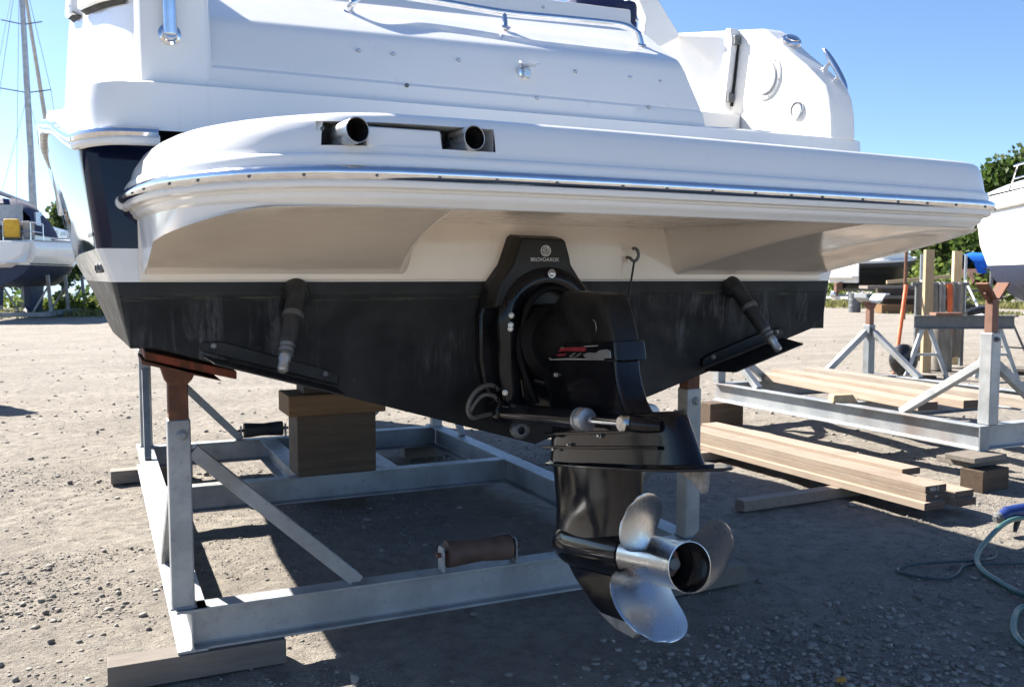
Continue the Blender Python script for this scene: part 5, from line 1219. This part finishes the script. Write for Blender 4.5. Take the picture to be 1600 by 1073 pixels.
def dolly(loc, rz, label):
    t = thing('launch_trolley', loc, label, 'trolley'); t.rotation_euler = (0, 0, rz); P = local(t)
    for s in (-1, 1):
        P('base_tube', MB().tube([(s * .9, -1.2, .12), (s * .9, 1.2, .12)], .07, 8), 'alu'); P('upright', MB().tube([(s * .9, .8, .12), (s * .9, .8, 2.6)], .06, 8), 'alu'); P('stay', MB().tube([(s * .9, -.9, .15), (s * .9, .75, 1.5)], .045, 8), 'white')
    P('cross_tube', MB().tube([(-.9, 0, .12), (.9, 0, .12)], .07, 8), 'alu'); P('cross_tube', MB().tube([(-.9, 1.0, .12), (.9, 1.0, .12)], .07, 8), 'alu')
dolly((30.4, 23.6, 0), -.5, 'grey tubular boat trolley with upright posts before the blue tarpaulin')
dolly((34.9, 21.8, 0), -.35, 'grey tubular boat trolley with upright posts partly behind the white cruiser')
for x, y, h, mt_, lb in ((27.4, 23.2, 2.9, 'rust', 'thin brown pole left of the boat under the blue tarpaulin'), (29.2, 20.8, 3.0, 'alud', 'dark steel pole before the white cruiser and the blue tarpaulin')):
    o = obj('pole', MB().tube([(0, 0, 0), (.03, 0, h)], .06, 8), mt_, None); o.location = (x, y, 0); tag(o, lb, 'pole')

# timber heap far behind
hp = [((33.9, 28.0, 1.50), -.75, 3.3, .45, .16, 'wpost', .10, 'bright sawn board slanting on top of the far timber heap'), ((34.3, 27.9, 1.22), -.5, 2.2, .5, .16, 'wpost', 0, 'short bright sawn block under the top board of the far heap'), ((34.4, 27.5, .98), -.55, 3.4, .5, .12, 'wgrey', 0, 'grey board across the middle of the far timber heap'), ((32.6, 28.7, 1.12), -.35, 2.8, .9, .14, 'wgrey', 0, 'wide grey board on the left of the far timber heap'), ((33.4, 27.6, .66), -.45, 4.0, .5, .14, 'wgrey', 0, 'lower grey board sticking out of the far timber heap'), ((34.3, 26.9, .10), -.6, 3.2, .4, .12, 'wgrey', 0, 'grey board on the ground before the far timber heap'), ((32.2, 27.9, .0), -.3, 2.0, .6, .4, 'worange', 0, 'brown timber baulk at the left foot of the far heap'), ((34.9, 26.9, .1), -.5, 2.2, .5, .28, 'wdark', 0, 'dark timber baulk at the right foot of the far heap')]
for c, rz, L_, wd, th, mt_, tilt, lb in hp:
    o = obj('heap_board', MB().box(-L_ / 2, L_ / 2, -wd / 2, wd / 2, 0, th), mt_, None); o.location = c; o.rotation_euler = (0, -tilt, rz); tag(o, lb, 'board')
o = obj('heap_core', MB().box(-1.6, 1.4, -.5, .6, 0, 1.12), 'wdark', None, bevel=.05); o.location = (33.5, 28.2, 0); o.rotation_euler = (0, 0, -.5); tag(o, 'dark stack of timbers forming the base of the far heap', 'timber stack')
sb_ = obj('steel_barrel', MB().lathe((0, 0, 0), (0, 0, 1), [(0, .28), (.3, .28), (.31, .295), (.33, .28), (.58, .28), (.59, .295), (.61, .28), (.88, .28)], 18), 'alud', None); sb_.location = (31.2, 29.6, 0); tag(sb_, 'dark steel barrel left of the far timber heap', 'barrel')

# ------------------------------------------------------------------ trees, hedges, grass, water
def leaf_cloud(m, c, r, n, size, sq=.8, rng=RNG):
    u = rng.normal(size=(n, 3)); u /= np.linalg.norm(u, axis=1)[:, None]
    rad = rng.random(n) ** .45 * r; p = u * rad[:, None] * np.array([1, 1, sq]) + np.array(c)
    for q in p:
        a = rng.normal(size=3); a /= np.linalg.norm(a); b = np.cross(a, rng.normal(size=3)); b /= np.linalg.norm(b)
        s = size * rng.uniform(.6, 1.3); m.v += [tuple(q + a * s), tuple(q + b * s * .7), tuple(q - a * s), tuple(q - b * s * .7)]
        k = len(m.v) - 4; m.f.append((k, k + 1, k + 2, k + 3))
def tree(x, y, h, r, mat, label, base=.25, clumps=16, leaves=170, size=.22, group=None, tall=1.0):
    t = thing('tree', (x, y, 0), label, 'tree', group); P = local(t)
    m = MB().tube([(0, 0, -.1), (.05 * r, 0, h * .3), (-.03 * r, .04 * r, h * .6), (0, 0, h * .9)], [h * .028, h * .022, h * .014, h * .004], 8)
    rs = np.random.default_rng(int(abs(x * 31 + y * 17) * 10)); crown = MB()
    for k in range(clumps):
        z = h * lerp(base, .97, (k + .5) / clumps); env = math.sin(math.pi * min(1, max(.08, (z / h - base * .8) / (1 - base * .8))) ** .75) ** .7
        a = rs.uniform(0, 6.28); d = r * env * rs.uniform(.25, .85); c = (d * math.cos(a), d * math.sin(a), z)
        m.tube([(0, 0, z * .82), (c[0] * .6, c[1] * .6, z * .92), c], [h * .008, h * .005, h * .002], 5)
        leaf_cloud(crown, c, r * rs.uniform(.26, .48), leaves, size, .75, rs)
    P('trunk', m, 'bark'); P('crown', crown, mat, smooth=False); return t
TR = [(62.9, 46.5, 10.6, 4.0, 'leafm', 'mid green tree just left of the tall dark pine'), (67.7, 47.7, 11.6, 4.6, 'leafd', 'tall dark pine behind the white cruiser at the right edge'), (71.5, 43, 12.6, 5.0, 'leafd', 'tallest dark tree beyond the right edge of the yard'), (63, 53.5, 7.6, 3.6, 'leafd', 'dark round tree left of the tall dark pine'), (56, 60, 7.6, 4.0, 'leafm', 'mid green tree behind the far timber heap'), (70.5, 55.2, 11.2, 2.6, 'leafd', 'slim dark tree whose tip shows above the swim platform end'), (52, 66, 7.4, 4.0, 'leafm', 'mid green tree behind the small day cruiser'), (46, 70, 7.4, 4.0, 'leafd', 'dark tree left of the day cruiser'), (39, 76, 7.4, 4.0, 'leafm', 'mid green tree hidden behind the big boat'), (75, 38, 11, 5.0, 'leafm', 'mid green tree beyond the right edge')]
for a in TR: tree(*a, base=.08, clumps=26, leaves=230, size=.26)
tree(-4.2, 86, 8.6, 2.6, 'leafd', 'dark tree beyond the bow of the sailing yacht', base=.15, clumps=16, leaves=160)
tree(-.6, 88, 6.4, 2.8, 'leafd', 'lower dark tree right of the sailing yacht mast', base=.12, clumps=14, leaves=160)
tree(-7.2, 88, 7.4, 2.4, 'leafm', 'mid green tree behind the sprayhood of the yacht', base=.12, clumps=14, leaves=160)
def hedge(name, pts, hgt, wd, n, size, mat, seed):
    rs = np.random.default_rng(seed); m = MB()
    for i in range(len(pts) - 1):
        a, b = np.array(pts[i]), np.array(pts[i + 1]); k = int(n * np.linalg.norm(b - a))
        for _ in range(k):
            q = rs.random(); p = a + (b - a) * q + rs.normal(size=2) * wd; hh = hgt * rs.uniform(.35, 1.0)
            leaf_cloud(m, (p[0], p[1], hh * .5), hh * .55, 42, size, 1.0, rs)
    o = obj(name, m, mat, None, smooth=False); return tag(o, kind='stuff')
hedge('hedge', [(-14, 47.5), (-6, 44.5), (-1, 43.0), (2, 42.0), (5, 42)], 1.25, .7, 5, .13, 'leafl', 1)
hedge('hedge', [(-14, 49), (-6, 46), (-1, 44.8), (3, 44), (6, 44)], 1.45, .5, 3, .15, 'leafm', 2)
hedge('shrubs', [(38, 46), (44, 42), (50, 37), (56, 33), (62, 26)], 3.4, 1.6, 2.2, .20, 'leafl', 3)
hedge('shrubs', [(40, 50), (47, 45.5), (54, 41), (62, 36)], 4.6, 1.6, 1.6, .22, 'leafm', 4)
def grass_strip(name, pts, wd, n, hgt, seed, mat='grass'):
    rs = np.random.default_rng(seed); m = MB()
    for i in range(len(pts) - 1):
        a, b = np.array(pts[i]), np.array(pts[i + 1])
        for _ in range(int(n * np.linalg.norm(b - a))):
            q = rs.random(); p = a + (b - a) * q + rs.normal(size=2) * wd; an = rs.uniform(0, 3.14); h = hgt * rs.uniform(.4, 1.2); w_ = h * .28
            dx, dy = math.cos(an) * w_, math.sin(an) * w_; lx, ly = rs.normal(size=2) * h * .3; z = -.03
            m.v += [(p[0] - dx, p[1] - dy, z), (p[0] + dx, p[1] + dy, z), (p[0] + lx, p[1] + ly, h)]; k = len(m.v) - 3; m.f.append((k, k + 1, k + 2))
    o = obj(name, m, mat, None, smooth=False); return tag(o, kind='stuff')
grass_strip('grass', [(-14, 44.5), (-6, 42), (0, 40.8), (4, 40.3)], 1.0, 260, .28, 5)
grass_strip('grass', [(34, 40), (40, 35.5), (46, 30), (54, 24)], 1.6, 240, .32, 6)
grass_strip('grass', [(32.5, 26.8), (35.0, 25.4), (37.0, 24.0)], .7, 130, .16, 7)
wt = obj('water', MB().add([(-260, 62, .02), (14, 58, .02), (40, 190, .02), (60, 900, .02), (-500, 900, .02)], [(0, 1, 2, 3, 4)]), 'water', None, smooth=False); tag(wt, kind='structure')
hl = MB(); rs = np.random.default_rng(9)
ring = [(math.sin(a) * 1050, math.cos(a) * 1050) for a in np.linspace(-1.4, 1.9, 160)]
hl.grid([[(x, y, -1) for x, y in ring], [(x, y, 9 + 7 * vnoise(np.array(x * .012), np.array(y * .012), 3) + 5 * rs.random()) for x, y in ring], [(x * 1.1, y * 1.1, -1) for x, y in ring]])
tag(obj('far_wooded_shore', hl, 'leafd', None, smooth=False), kind='structure')

o = obj('shadow_caster_drum', MB().lathe((0, 0, 0), (0, 0, 1), [(0, .22), (.27, .22), (.28, .232), (.30, .22), (.55, .22), (.56, .232), (.58, .22), (.84, .22), (.85, .21)], 20), 'rust', None); o.location = (-3.0, 10.15, -.01); tag(o, 'added rusty drum, unseen beyond the left edge, casting a shadow on the gravel', 'shadow caster')  # added out of view only to throw a shadow onto the gravel
